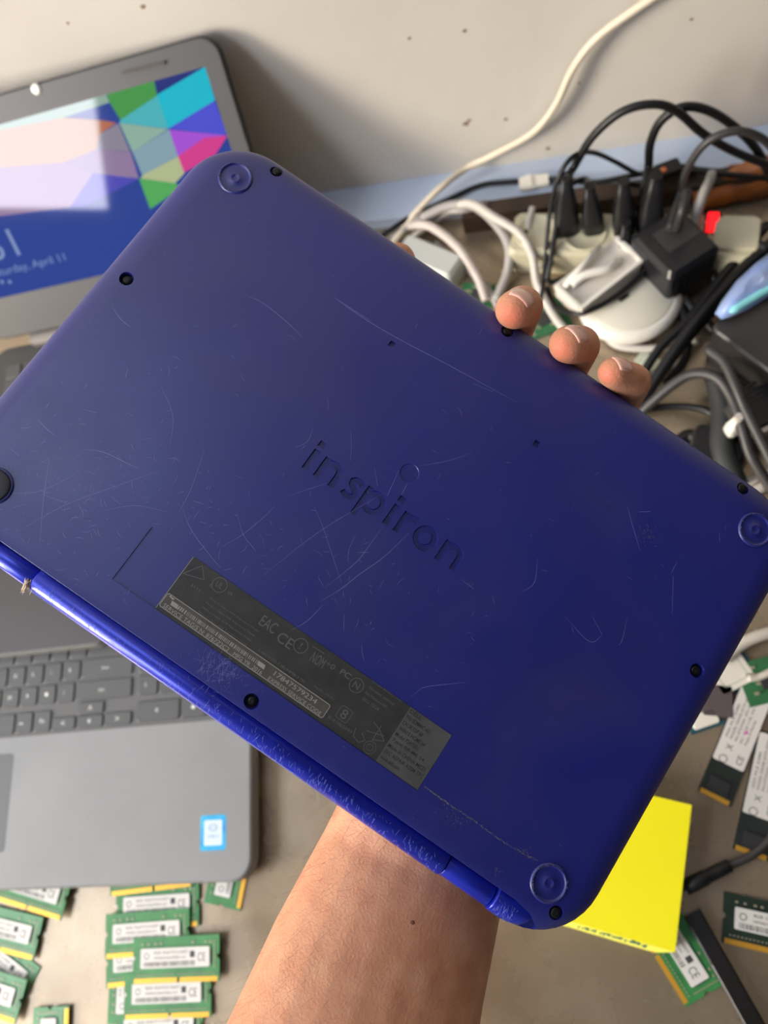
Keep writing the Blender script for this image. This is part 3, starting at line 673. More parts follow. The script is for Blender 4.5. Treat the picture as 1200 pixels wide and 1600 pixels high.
for ri, rw in enumerate(rows):
    y0_ = r0 + H1 * 1.24 + ri * .0180; off = (0, .004, .009, .002)[ri]
    key(x12 + off, y0_, xr - .001, y0_ + H1, ('Shift', 'Enter', '\\', 'Backspace')[ri]); x = x12 + off
    for t in rw:
        key(x - .0176, y0_, x, y0_ + H1, t)
        x -= .0176
        if x < -AWD + .032: break
    if x > -AWD + .016: key(-AWD + .013, y0_, x, y0_ + H1)
    px0 = xe
    for t in reversed(pads[ri]): key(px0, y0_, px0 + .0190, y0_ + H1, t); px0 += .0190
    key(px0, y0_ - (.0180 if ri in (0,) else 0), px0 + .0170, y0_ + H1, ('+', None, '-', None)[ri])
tpx = AL(10, 1300)[0]; tpy = AL(5, 1178)[1]
tp = MB(); tp.prism(rrect(.105, .075, .003, 4, tpx - .0525, tpy - .0375), .0213, .02158); o = tp.build('touchpad', mat('touchpad_plastic', (86, 87, 89), 0.4), la)
c1 = AL(333, 1301); st_ = MB().prism(rrect(.0205, .0245, .0015, 3, c1[0], c1[1]), .0215, .0216)
stk = st_.build('processor_sticker', mat('cyan_blue_sticker', (20, 140, 215), 0.3, noise=1, rgb2=(60, 190, 230), nscale=90), la, rz=0); tag(stk, 'small bright blue sticker with white centre')
i_ = MB().prism(rrect(.0145, .0175, .0012, 3, c1[0], c1[1]), .0216, .02166); i_.build('sticker_centre', mat('white_sticker_centre', (205, 222, 232), 0.35), stk)
i_ = MB(); strip2(i_, [(c1[0] + .0035 * math.cos(a * PI / 8), c1[1] + .0035 + .0022 * math.sin(a * PI / 8)) for a in range(16)], .0005, .0217, True); add_text(i_, 'intel', c1[0] - .0022, c1[1] + .0028, .0217, .0044, .0014); add_text(i_, 'CORE i3', c1[0] - .0045, c1[1] - .0035, .0217, .009, .0022)
i_.build('print', mat('blue_sticker_print', (60, 130, 190), 0.5), stk)

# dark slab lying across its keyboard
sx_, sy_ = AL(0, 1028, .037); cr = AL(172, 990, .037)
tb = empty('tablet', AC, ARZ); tag(tb, 'dark glossy tablet with rounded corners lying on the laptop keyboard', 'tablet')
TW, TD = .190, .118; tcx, tcy = cr[0] - TW / 2 + .0005, sy_ + TD / 2 + .002
t_ = MB(); t_.rings([[(x, y, z) for x, y in rrect(TW - 2 * d, TD - 2 * d, .017 - d, 7, tcx, tcy)] for d, z in ((.002, .0232), (0, .0250), (0, .0350), (.0008, .0366))], smooth=False); t_.build('case', mat('grey_case_edge', (126, 126, 124), 0.35), tb)
t_ = MB(); t_.rings([[(x, y, z) for x, y in rrect(TW - 2 * d, TD - 2 * d, .0155 - d, 7, tcx, tcy)] for d, z in ((.0014, .0366), (.0016, .0370))], smooth=False); t_.build('glass', mat('dark_brown_glass', (44, 36, 34), 0.34, spec=0.6, noise=0.3, nscale=25), tb)

# ------------------------------------------------------------------ laptop with lit screen, behind
ZH, TL_ = .045, math.radians(35.5)
LDv = Vector((0, 0, math.cos(TL_))) + AY * math.sin(TL_); LN = AX.cross(LDv)
HG = P(50, 520, ZH)
def LL(px, py):                              # pixel -> (u, v) in the lid plane
    d = ray(px, py); k = (HG - CAM).dot(LN) / d.dot(LN); p = CAM + d * k - HG; return (p.dot(AX), p.dot(LDv))
UC = LL(58, 139)[0]; UR = LL(352, 100)[0]; HWD = UR - UC; VT = LL(300, 61)[1]
lb_ = empty('laptop', (HG + AX * UC) * 1.0 - Vector((0, 0, ZH)), ARZ)
tag(lb_, 'dark grey laptop standing open by the wall, lock screen of coloured facets lit up', 'laptop')
m_lapg = mat('charcoal_laptop_plastic', (58, 57, 57), 0.42, spec=0.5)
bb = MB(); BD = .210
bb.rings([[(x, y, z) for x, y in rrect(2 * HWD - 2 * d, BD - 2 * d, .014 - d, 5, 0, -BD / 2 - .004)] for d, z in ((.004, .001), (0, .005), (0, .033), (.0015, .036))], smooth=False)
bb.build('base', m_lapg, lb_)
kt = MB()
for r in range(6):
    for c in range(15):
        kt = MB().prism(rrect(.0160, .0150, .0016, 2, -.133 + c * .019, -.034 - r * .0182), .0358, .0374, .0005)
        kt.build('key', m_key, lb_)
MB().tube([(-HWD + .045, -.004, .039), (HWD - .045, -.004, .039)], .0065, 14).build('hinge_bar', mat('pale_hinge_bar', (130, 126, 124), 0.35, metal=0.4), lb_)
lidm = Matrix.Translation((0, 0, ZH)) @ Matrix.Rotation(-TL_, 4, 'X') @ Matrix(((1, 0, 0, 0), (0, 0, -1, 0), (0, 1, 0, 0), (0, 0, 0, 1)))
# lid local: x = u, y = up the lid, z = towards the viewer
lid = MB(); lid.rings([[(x, y, z) for x, y in rrect(2 * HWD - 2 * d, VT + .002 - 2 * d, .016 - d, 7, 0, VT / 2)] for d, z in ((.004, -.009), (.0005, -.007), (0, -.004), (0, -.0012), (.0012, 0))], smooth=False)
lido = lid.build('lid', m_lapg, lb_); lido.matrix_local = lidm
def LP(px, py): u, v = LL(px, py); return (u - UC, v)
# screen rectangle
SR = LP(321, 104)[0]; ST = LP(321, 104)[1]; SB = LP(60, 452)[1]
bz = MB(); bzo = [(-HWD + .001, .001), (HWD - .001, .001), (HWD - .001, VT - .001), (-HWD + .001, VT - .001)]
bo = rrect(2 * HWD - .004, VT - .002, .014, 7, 0, VT / 2); bi = rrect(2 * SR, ST - SB, .0005, 7, 0, (ST + SB) / 2)
bz.rings([[(x, y, 0.0) for x, y in bo], [(x, y, .0014) for x, y in bo], [(x, y, .0014) for x, y in bi], [(x, y, .0002) for x, y in bi]], cap0=False, cap1=False, smooth=False)
bez = bz.build('bezel', mat('grey_bezel_plastic', (78, 76, 75), 0.42), lido)
sl = [LP(193, 113), LP(259, 97)]
for p in sl[:1]:
    q = sl[1]; dx, dy = q[0] - p[0], q[1] - p[1]
    MB().box((p[0] + q[0]) / 2, (p[1] + q[1]) / 2, .0012, math.hypot(dx, dy), .0022, .0022, math.atan2(dy, dx)).build('latch_bumper', mat('dark_bumper', (70, 66, 64), 0.6), lido)
c2 = LP(58, 139); MB().lathe([(.0042, .0012), (.0040, .0022), (.002, .0026)], 20, (c2[0], c2[1], 0)).build('webcam', mat('webcam_glare', (240, 238, 232), 0.2), lido)  # white colour paints the glare on the webcam
scr = MB(); scr.add([(-SR, SB, .0003), (SR, SB, .0003), (SR, ST, .0003), (-SR, ST, .0003)], [(0, 1, 2, 3)])
GL = dict(rough=.04, spec=.5)
def scol(n, rgb, e=.8): return mat('lit_screen_' + n, rgb, emit=e, **GL)
sco = scr.build('screen', scol('deep_blue', (26, 62, 156)), lido)
def facet(n, rgb, pts, lift):
    q = []
    for zx, zy in pts:
        x, y = LP(zx / 3, 40 + zy / 3); q.append((max(-SR, min(SR, x)), max(SB, min(ST, y)), .00034 + lift * .00002))
    mb = MB(); mb.add(q, [tuple(range(len(q)))])
    me = mb.build('screen_facet', scol(n, rgb), sco); 
    if me.data.polygons[0].normal.z < 0: me.data.flip_normals()
fl = [('cyan', (0, 196, 220), [(735, 325), (965, 180), (1008, 350), (790, 482)]), ('navy', (24, 44, 130), [(715, 235), (965, 170), (965, 190), (735, 325)]),
 ('violet', (78, 82, 222), [(790, 482), (1006, 352), (1060, 500), (1055, 514)]), ('purple', (176, 82, 226), [(793, 487), (1060, 514), (960, 528), (835, 612)]), ('pink', (226, 58, 150), [(835, 612), (960, 525), (1080, 512), (1000, 620), (862, 688)]),
 ('straw', (190, 200, 150), [(668, 702), (835, 613), (865, 692), (822, 738), (660, 716)]), ('leaf', (84, 180, 92), [(652, 716), (822, 738), (850, 760), (705, 860)]),
 ('green', (70, 160, 76), [(492, 300), (715, 235), (738, 328), (566, 442), (515, 360)]), ('teal', (76, 190, 200), [(566, 442), (738, 328), (790, 482), (560, 455)]),
 ('sage', (150, 188, 170), [(560, 456), (790, 484), (622, 592)]), ('ice', (140, 172, 186), [(622, 592), (793, 486), (835, 612), (668, 702)]),
 ('orange', (190, 110, 80), [(470, 442), (548, 455), (470, 508)]), ('lilac_grey', (146, 140, 158), [(555, 458), (612, 590), (450, 580), (380, 560)]),
 ('lilac', (152, 128, 168), [(300, 640), (450, 580), (614, 592), (652, 716), (300, 680)]), ('indigo', (76, 72, 192), [(436, 690), (650, 718), (400, 845), (330, 850)]),
 ('peach', (196, 150, 120), [(-400, 400), (300, 430), (470, 442), (470, 508), (450, 580), (300, 640), (-400, 700)]), ('mauve', (160, 130, 170), [(-400, 700), (300, 640), (440, 688), (330, 850), (-400, 960)]), ('mint', (150, 180, 165), [(-400, 470), (-200, 330), (490, 300), (515, 360), (300, 430), (-400, 400)])]
for i, (n, c, p) in enumerate(fl): facet(n, c, p, i)
ti = MB(); a = LP(-60, 400); ang = 0
def ltext(body, px, py, hgt, wdt=None): x, y = LP(px, py); add_text(ti, body, x, y, .0009, wdt, hgt, 0)
x, y = LP(34, 398); add_text(ti, '1:31', x - .050, y, .0009, .050, .024)
x, y = LP(106, 410); add_text(ti, 'Saturday, April 11', x - .078, y, .0009, .078, .0090)
for px_ in (4, 16):                          # two small status marks
    x, y = LP(px_, 440); ti.lathe([(.0018, .0008), (.0016, .0010)], 10, (x, y, 0))
ti.build('screen_clock', scol('pale_text', (128, 150, 196), .9), sco)

# ------------------------------------------------------------------ memory modules
m_gold = mat('gold_contacts', (222, 168, 62), 0.35, metal=0.5)
m_pcb = {'green': mat('green_circuit_board', (58, 138, 72), 0.45, noise=1, rgb2=(44, 112, 60), nscale=70), 'pale': mat('pale_green_circuit_board', (84, 148, 102), 0.45, noise=1, rgb2=(70, 128, 88), nscale=70), 'dark': mat('dark_green_circuit_board', (24, 48, 34), 0.45, noise=1, rgb2=(18, 36, 26), nscale=70)}
m_white = mat('white_paper_label', (214, 212, 208), 0.5); m_ink3 = mat('black_label_print', (60, 60, 62), 0.6); m_chip = mat('black_memory_chip', (46, 46, 48), 0.4); m_cap = mat('tin_capacitor', (168, 160, 140), 0.4, metal=0.3)
def label_print(o, wd, hg, z, dense=True):
    t = MB(); add_text(t, '8GB 1Rx8 PC4-2400T', -wd * .30, hg * .20, z, wd * .5, hg * .15); add_text(t, 'HMA81GS6AFR8N-UH', -wd * .30, -hg * .06, z, wd * .46, hg * .14)
    add_text(t, 'CE', wd * .33, -hg * .22, z, wd * .11, hg * .42); strip2(t, circ((-wd * .41, hg * .12), hg * .15, 12), hg * .04, z)
    x = -wd * .45; random.seed(4)
    while x < wd * .28:
        ww = random.choice((.0003, .0005, .0008)); t.add([(x, -hg * .42, z), (x + ww, -hg * .42, z), (x + ww, -hg * .17, z), (x, -hg * .17, z)], [(0, 1, 2, 3)]); x += ww + random.choice((.0004, .0006))
    t.add([(wd * .22, -hg * .02, z), (wd * .29, -hg * .02, z), (wd * .29, hg * .3, z), (wd * .22, hg * .3, z)], [(0, 1, 2, 3)])
    t.build('print', m_ink3, o)
def make_dimm():
    r = empty('memory_module'); W2, H2_, T = .0348, .015, .0012
    out = [(-W2, -H2_), (.0015, -H2_), (.0015, -H2_ + .003), (.0033, -H2_ + .003), (.0033, -H2_), (W2, -H2_), (W2, -.001)]
    out += [(W2 - .0018 * math.sin(a), .001 - .0018 * math.cos(a)) for a in (0.2, .8, 1.57, 2.3, 2.95)] + [(W2, .003), (W2, H2_), (-W2, H2_), (-W2, .003)]
    out += [(-W2 + .0018 * math.sin(a), .001 + .0018 * math.cos(a)) for a in (0.2, .8, 1.57, 2.3, 2.95)] + [(-W2, -.001)]
    bd = MB(); bd.rings([[(x, y, z) for x, y in out] for z in (0, T)], smooth=False); bd.build('board', m_pcb['green'], r)
    for x0_, x1_ in ((-W2 + .0016, .0013), (.0035, W2 - .0016)): MB().prism([(x0_, -H2_), (x1_, -H2_), (x1_, -H2_ + .0032), (x0_, -H2_ + .0032)], T, T + .0001).build('gold_contacts', m_gold, r)
    for cx in (-.0225, -.0085, .0085, .0225):
        MB().box(cx, .0010, T, .0115, .0085, .0009).build('memory_chip', m_chip, r)
    lb2 = MB().prism(rrect(.0555, .0130, .0008, 2, 0, 0), T + .0009, T + .00105).build('label', m_white, r, loc=(-.0002, .0012, 0)); label_print(lb2, .0555, .0130, T + .0011)
    cp = MB()
    for k in range(26): cp.box(-.030 + k * .00235 + (.002 if k > 12 else 0), -.0095, T, .0011, .0007, .0005)
    for k in range(10): cp.box(.0312, -.0055 + k * .0018, T, .0009, .0011, .0005)
    for x in (-.027, -.022, -.016, -.012, .014, .024, .028): cp.box(x, .0105, T, .0016, .0011, .0006)
    tag(cp.build('capacitors', m_cap, r), kind='stuff')
    return r
def make_ssd():
    r = empty('solid_state_drive'); T = .0009
    MB().prism([(-.040, -.011), (.040, -.011), (.040, .011), (-.040, .011)], 0, T).build('board', mat('black_green_board', (30, 38, 34), 0.45, noise=0.3, nscale=80), r)
    MB().prism([(-.040, -.0095), (-.0368, -.0095), (-.0368, .0095), (-.040, .0095)], T, T + .0001).build('gold_contacts', m_gold, r)
    MB().box(-.031, 0, T, .009, .013, .0012).build('controller_chip', m_chip, r)
    lb2 = MB().prism(rrect(.054, .0205, .0012, 2), T + .0012, T + .0014).build('label', m_white, r, loc=(.0115, 0, 0))
    t = MB(); z = T + .00146
    for k, (s_, wd) in enumerate((('SSD M.2 2280', .024), ('MODEL 256GB SATA 6Gb/s', .034), ('PN 0T5VHN  S/N CN0', .030), ('DC +3.3V 1.7A  FW 2B', .030), ('Made in Korea', .018))): add_text(t, s_, -.010, .0065 - k * .0032, z, wd, .0016)
    add_text(t, 'CE', -.024, -.0078, z, .006, .004); strip2(t, circ((-.0245, .004), .0025, 14), .0005, z); add_text(t, 'X', -.0175, .001, z, .004, .004)
    t.build('print', m_ink3, lb2)
    MB().box(0, 0, T, .052, .018, .0012).build('memory_chips', m_chip, r, loc=(.0115, 0, 0))
    return r
dimm0 = make_dimm(); ssd0 = make_ssd(); bpy.context.view_layer.update(); index_children(dimm0); index_children(ssd0)
def place(proto, state, pa, pb, z, label, group, cat='memory module', col=None, ha=-.0150, wa=.0348, tilt=0.0, flip=False):
    # pa, pb: pixels of the contact edge's two ends at height z
    a, b_ = P(*pa, z), P(*pb, z); o = proto if not state else copy_tree(proto); state.append(1)
    d = (b_ - a); ang = math.atan2(d.y, d.x); mid = (a + b_) / 2; n = Vector((-math.sin(ang), math.cos(ang), 0))
    o.location = mid - n * ha; o.location.z = z; o.rotation_euler = (tilt, 0, ang)
    tag(o, label, cat, group)
    if col:
        for ch in o.children:
            if ch.name.startswith('board'): ch.material_slots[0].link = 'OBJECT'; ch.material_slots[0].material = m_pcb[col]
    return o
sd = []; ss = []
GL_, GR_ = 'memory modules spread at the left edge of the bench', 'memory modules piled below the grey laptop'
def dm(pa, pb, z, label, g, col=None): place(dimm0, sd, pa, pb, z, label, g, col=col)
# pixel pairs are full contact-edge ends (69.6 mm apart)
def ends(px, py, z, right=True, ang=0.0):     # the other end of the edge, from one visible end and its world angle
    p = P(px, py, z); d = Vector((math.cos(ang), math.sin(ang), 0)) * .0696 * (-1 if right else 1); q = p + d; return p, q
def dm2(px, py, z, angdeg, label, g, right=True, col=None):
    p, q = ends(px, py, z, right, math.radians(angdeg)); a, b_ = (q, p) if right else (p, q)
    o = dimm0 if not sd else copy_tree(dimm0); sd.append(1)
    an = math.radians(angdeg); n = Vector((-math.sin(an), math.cos(an), 0)); o.location = (a + b_) / 2 + n * .015; o.location.z = z; o.rotation_euler = (0, 0, an); tag(o, label, 'memory module', g)
    if col:
        for ch in o.children:
            if ch.name.startswith('board'): ch.material_slots[0].link = 'OBJECT'; ch.material_slots[0].material = m_pcb[col]
    return o
dm2(96, 1438, .0052, -9, 'green memory module tucked under the grey laptop front at the left edge', GL_)
dm2(53, 1500, .0030, -6, 'pale green memory module with white label end showing, second down the left edge', GL_, col='pale')
dm2(33, 1572, .0001, -24, 'green memory module turned askew between two others at the left edge', GL_, col='pale')
dm2(25, 1600, .0045, -8, 'pale green memory module lowest of the column at the left edge', GL_, col='pale')
dm2(109, 1571, .0021, 98, 'memory module turned upright, gold strip on its right, lower left', GL_, col='pale')
dm2(302, 1384, .0032, 10, 'memory module mostly under the grey laptop, gold contacts peeping out above the pile', GR_, col='green')
dm2(376, 1423, .0002, 83, 'green memory module turned sideways past the laptop corner, gold contacts to the right', GR_, right=False)
dm2(312, 1446, .0014, 7.5, 'green memory module showing a slit of white label, second from the laptop', GR_)
dm2(297, 1489, .0038, 8, 'green memory module with full white label, third down the pile', GR_)
dm2(300, 1530, .0016, 10, 'green memory module nearly buried, left contacts peeping from the middle of the pile', GR_, col='green')
dm2(331, 1588, .0022, 7.5, 'green memory module lowest in the pile with label and contacts showing', GR_)
dm2(344, 1532, .0056, 7, 'green memory module on top of the pile, wholly in view', GR_)
dm2(226, 1600, .0002, 96, 'green memory module turned upright at the left side of the pile, small white label', GR_, right=False, col='green')
dm2(320, 1640, .0010, 9, 'green memory module at the bottom edge of the photo under the pile', GR_, col='green')
GQ = 'loose memory modules by the yellow pad'
dm2(1071, 1573, .0001, -58, 'bright green memory module sticking out from under the yellow pad and black bar', GQ)
dm2(1127, 1472, .0002, -8, 'dark green memory module at the right edge with gold contacts towards us', GQ, right=False, col='dark')
GS = 'solid state drives on the right of the bench'
def sdv(pa, pb, z, label, flip=1):
    # pa = contact end centre, pb = far end centre
    a, b_ = P(*pa, z), P(*pb, z); o = ssd0 if not ss else copy_tree(ssd0); ss.append(1); d = b_ - a; an = math.atan2(d.y, d.x); d.normalize()
    o.location = a + d * .040; o.location.z = z; o.rotation_euler = (0, 0, an); tag(o, label, 'drive', GS); return o
sdv((1115, 1248), (1176, 1096), .0004, 'stick drive with white label and a magenta dot, leaning right beside the blue laptop edge')
sdv((1172, 1336), (1210, 1160), .0004, 'stick drive with white label at the right edge, black cable across its lower end')
dot = P(1166, 1145, .0029); # small magenta ink dot on the first drive's label
od = MB().lathe([(.0011, 0), (.0011, .0001)], 10).build('ink_dot', mat('magenta_ink', (220, 60, 190), 0.5)); od.parent = ssd0
bpy.context.view_layer.update(); od.matrix_world = Matrix.Translation(dot)

# ------------------------------------------------------------------ yellow pad, black bar, jack cable
m_yel = mat('neon_yellow_paper', (244, 236, 0), 0.6)
yz = .016; y1_ = P(1081, 1258, yz); y2_ = P(1055, 1488, yz); yd = (y1_ - y2_).normalized(); yn = Vector((-yd.y, yd.x, 0))
yr = empty('sticky_note_pad', (y1_ + y2_) / 2 * 1.0 - Vector((0, 0, yz)), math.atan2(yd.y, yd.x) - PI / 2); YL = (y1_ - y2_).length; YW = .092
tag(yr, 'thick neon yellow note pad half hidden by the blue laptop corner', 'note pad')
an = P(905, 1452, .003) - (y2_ - Vector((0, 0, yz)))
pg = MB()
for k in range(12):
    o_ = .0003 * math.sin(k * 1.7); z0 = .0002 + k * (yz - .0002) / 12
    pg.box(-YW / 2 + o_, 0, z0, YW, YL, (yz) / 12 - .0001)
# slanted front block edge
pd = pg.build('pages', m_yel, yr)
sk = MB(); sk.add([(-YW, -YL / 2 - .0062, 0), (-.010, -YL / 2 - .0062, 0), (0, -YL / 2, yz - .0002), (-YW, -YL / 2, yz - .0002), (-YW, -YL / 2, 0), (0, -YL / 2, 0)], [(0, 1, 2, 3), (1, 5, 2), (0, 4, 5, 1), (3, 2, 5, 4), (0, 3, 4)])
so = sk.build('slanted_edge', mat('pale_yellow_edge', (242, 240, 96), 0.6), yr); tag(so, 'pale yellow fanned edge with green ink marks')
gi2 = MB()
def fe(p): # lay text onto the slanted edge
    t = p[1]; return (p[0], -YL / 2 - .0062 * (1 - t / yz) - .0003, t + .0002)
random.seed(31)
for k in range(16):                          # smudged, unreadable green marks
    x_ = -.060 + k * .0027; y_ = yz * random.uniform(.40, .55); w_, h_ = random.uniform(.0010, .0026), yz * random.uniform(.18, .5); sl_ = random.uniform(-.001, .0015)
    gi2.add([fe(p) for p in ((x_, y_), (x_ + w_, y_), (x_ + w_ + sl_, min(y_ + h_, yz * .97)), (x_ + sl_, min(y_ + h_, yz * .97)))], [(0, 1, 2, 3)])
gi2.build('print', mat('green_blue_ink', (40, 110, 100), 0.6), so)

bar = empty('metal_bar', (0, 0, 0)); tag(bar, 'long flat black pry bar with bright worn edge lying over the green memory module', 'pry bar')
a, b_ = P(1080, 1425, .004), P(1190, 1620, .004); d = (b_ - a).normalized(); q = Vector((-d.y, d.x, 0))
bm_ = MB(); wds = .0115 / 2
bm_.rings([[a + q * -wds * f + Vector((0, 0, h)) + d * s_ for f, h in ((-1, 0), (1, 0), (1, .0022), (.8, .003), (-.8, .003), (-1, .0022))] for s_ in (0, .003, .06, .12)], smooth=False)
bm_.build('shaft', mat('black_bar_coating', (22, 21, 21), 0.35), bar)
bw = MB()
for k in range(26):
    t0 = .030 + k * .0028; 
    if random.random() < .15 and k > 12: continue
    bw.add([a + d * t0 - q * (wds * 1.005) + Vector((0, 0, .0020)), a + d * (t0 + .0026) - q * (wds * 1.005) + Vector((0, 0, .0020)), a + d * (t0 + .0026) - q * wds * .82 + Vector((0, 0, .00305)), a + d * t0 - q * wds * .82 + Vector((0, 0, .00305))], [(0, 1, 2, 3)])
tag(bw.build('worn_edge', mat('bare_steel_edge', (170, 168, 170), 0.3, metal=0.7), bar), 'bright worn metal edge')

# ------------------------------------------------------------------ cables
m_cab = mat('black_cable', (20, 20, 22), 0.42, spec=0.4); m_cab2 = mat('dark_grey_cable', (52, 50, 50), 0.45)
m_wc = mat('white_cable', (196, 190, 180), 0.5); m_wc2 = mat('cream_cable', (214, 202, 180), 0.5); m_gc = mat('grey_white_cable', (160, 155, 150), 0.5)
def cable(pts, r, m, label, group=None, n=10, k=6, name='cable'):
    pts = spline(pts, k); c0 = pts[0].copy(); mb = MB(); mb.tube([p - c0 for p in pts], r, n)
    o = mb.build(name, m, loc=c0); tag(o, label, 'cable', group); return o
# beige cable hanging against the wall
wp = [PY(px, py, WALL_Y - .012) for px, py in ((1030, -10), (985, 20), (930, 62), (895, 108), (868, 165), (832, 208), (775, 240), (730, 262))] + [P(690, 292, .03), P(655, 326, .022), P(634, 352, .012), P(610, 385, .004)]
cable(wp, .0030, m_wc2, 'cream cable hanging down the wall in a long curve', n=12)
jc = [P(1215, 1290, .006), P(1200, 1315, .006), P(1172, 1338, .006), P(1140, 1352, .006)]
jk = empty('audio_cable', (0, 0, 0)); tag(jk, 'black cable with thick plug boot beside the yellow pad', 'cable')
mb = MB(); mb.tube(spline([P(1260, 1200, .004), P(1235, 1250, .005)] + jc, 6), .0026, 12); mb.build('cord', m_cab2, jk)
a = P(1140, 1352, .006); b_ = P(1104, 1370, .006); e_ = P(1070, 1387, .006); 
mb = MB(); mb.tube([a - (b_ - a) * .05, a, (a + b_) / 2, b_, b_ + (e_ - b_) * .05, e_], [.003, .0040, .0042, .0042, .0048, .0048], 14, smooth=True); mb.build('plug_boot', m_black, jk)
mb = MB(); mb.tube([e_, e_ + (e_ - b_) * .8], .0018, 10); mb.build('plug_tip', mat('tip_metal', (150, 148, 140), 0.3, metal=0.8), jk)

# ------------------------------------------------------------------ power strip, plugs, adapters
m_cream = mat('aged_cream_plastic', (196, 190, 162), 0.5, noise=0.12, nscale=20)
A0 = P(805, 330, .03); A1 = P(1192, 334, .03)
pd_ = (A1 - A0); pl = pd_.length; pan = math.atan2(pd_.y, pd_.x)
ps = empty('power_strip', Vector((A0.x, A0.y, 0)), pan); tag(ps, 'cream power strip with glowing red switch, half buried in black plugs', 'power strip')
PW = .042
m2 = MB(); m2.rings([[(x, y, z) for x, y in rrect(pl - 2 * d, PW - 2 * d, .005, 4, pl / 2, -PW / 2)] for d, z in ((.001, 0), (0, .002), (0, .026), (.002, .030))], smooth=False); m2.build('body', m_cream, ps)
sw_x = (P(1113, 350, .03) - Vector((A0.x, A0.y, 0)))
swl = (Matrix.Rotation(-pan, 3, 'Z') @ sw_x)
for k in range(4):
    s_ = MB().lathe([(.0185, .0298), (.0185, .0306), (.0165, .0308), (.0160, .0301), (.006, .03005)], 28).build('socket', m_cream, ps, loc=(.022 + k * .0405, -PW / 2, 0))
    for sx2 in (-1, 1): MB().lathe([(.0024, .0300), (.0024, .03022)], 10).build('pin_hole', m_black, s_, loc=(sx2 * .0095, 0, 0))
MB().box(0, 0, .0295, .0125, .022, .0012).build('switch_frame', m_black, ps, loc=(swl.x, swl.y, 0))
rs = MB(); rs.rings([[(x, y, z) for x, y in rrect(.0092, .0175, .001, 2)] for z in (.0305, .0325)] + [[(x, y, .0335 + .1 * y) for x, y in rrect(.0085, .0165, .001, 2)]], smooth=False)
tag(rs.build('rocker_switch', mat('glowing_red_rocker', (255, 10, 24), 0.3, emit=1.6), ps, loc=(swl.x, swl.y, 0)), 'glowing red rocker switch')
rb = MB().prism(rrect(.034, .030, .003, 3, pl - .018, -PW / 2), .0300, .0335, .001); rb.build('end_cap', m_cream, ps)

m_plug = mat('black_rubber_plug', (24, 24, 26), 0.4, spec=0.4)
def plug(px, py, z, label, lean=(0, 0), group='black plugs in the power strip', m=m_plug, cab=None, s=1.0):
    c = P(px, py, z); o = empty('plug', Vector((c.x, c.y, z))); tag(o, label, 'plug', group)
    b2 = MB(); lx, ly = lean
    b2.rings([[(x * sc + lx * t, y * sc2 + ly * t, t * .052 * s) for x, y in rrect(.020 * s, .026 * s, .006 * s, 3)] for t, sc, sc2 in ((0, 1, 1), (.28, 1, 1), (.42, .85, .8), (.7, .62, .52), (1, .42, .36))]); b2.build('body', m, o)
    g = MB()
    for k in range(4):
        t = .74 + k * .08; g.lathe([(.0052 * s, 0), (.0052 * s, .0022)], 12, (lx * t, ly * t, t * .052 * s))
    g.build('strain_relief', m, o)
    topw = Vector((c.x + lx, c.y + ly, z + .052 * s))
    return topw
t1 = plug(884, 352, .030, 'black moulded plug, leftmost in the cream power strip', (.002, .004))
t2 = plug(927, 352, .030, 'black moulded plug, second from the left in the cream power strip', (-.003, .002), s=.85)
t3 = plug(975, 352, .030, 'black moulded plug, third from the left in the cream power strip', (-.002, .004), s=.9)
t4 = plug(1014, 352, .030, 'black moulded plug, tallest one just left of the black adapter', (.002, .004))
t5 = plug(976, 412, .010, 'small black plug lying in front of the cream power strip', (0, .010), s=.75)
GB = 'black cables looping over the power strip'
def W(lst, y): return [PY(px, py, y) for px, py in lst]
cable([t1] + W([(896, 262), (925, 215), (968, 177), (1015, 163), (1055, 172), (1100, 210), (1150, 238), (1210, 262)], .462), .0032, m_cab, 'black cable in the widest loop, rising from the leftmost plug across the wall', GB)
cable([P(1005, 300, .06)] + W([(1013, 262), (1016, 225), (1032, 190), (1065, 168), (1105, 172), (1150, 200), (1185, 238), (1215, 300)], .47), .0034, m_cab, 'black cable in a tall narrow loop rising right of the middle plugs', GB)
cable([P(1046, 360, .055)] + W([(1062, 305), (1075, 262), (1105, 222), (1150, 205), (1190, 216), (1225, 250)], .44), .0030, m_cab2, 'dark grey cable looping up out of the black adapter', GB)
cable([P(845, 470, .012), P(851, 420, .02), PY(858, 340, .44), PY(872, 280, .45), PY(895, 245, .46), PY(925, 238, .48), PY(960, 252, .49), PY(1000, 272, .49), PY(1040, 268, .48)], .0020, m_cab, 'thin black cable arching left of the plugs down towards the fingers', GB)
cable([P(592, 372, .014), P(640, 340, .016), P(700, 312, .0155), P(750, 290, .0155), P(800, 284, .0155), P(870, 280, .016), P(930, 285, .02), P(1000, 272, .024), P(1060, 266, .026), P(1130, 272, .026), P(1215, 280, .022)], .0024, m_cab, 'thin black cable on the pale blue ledge, white tag on it', GB)
cable([t2, PY(915, 280, .47), PY(890, 290, .46), PY(876, 320, .45), P(862, 400, .03), P(858, 440, .015), P(900, 425, .016), P(950, 396, .02), P(985, 360, .035)], .0024, m_cab, 'black cable dropping in front of the power strip from the second plug', GB)
cable([t3, PY(1000, 288, .47), PY(1030, 270, .48), PY(1080, 262, .49), PY(1140, 300, .48), PY(1200, 340, .46)], .0024, m_cab, 'black cable from the third plug crossing to the lower right', GB)
cable([t4, PY(1022, 272, .48), PY(1050, 262, .49), PY(1120, 268, .495), PY(1210, 275, .49)], .0024, m_cab, 'black cable from the tallest plug along the foot of the wall', GB)
cable([P(855, 450, .006), P(868, 478, .010), P(905, 490, .0275), P(958, 466, .0275), P(998, 432, .0275), P(1016, 412, .03)], .0024, m_cab, 'black cable curving in front of the white disc', GB)
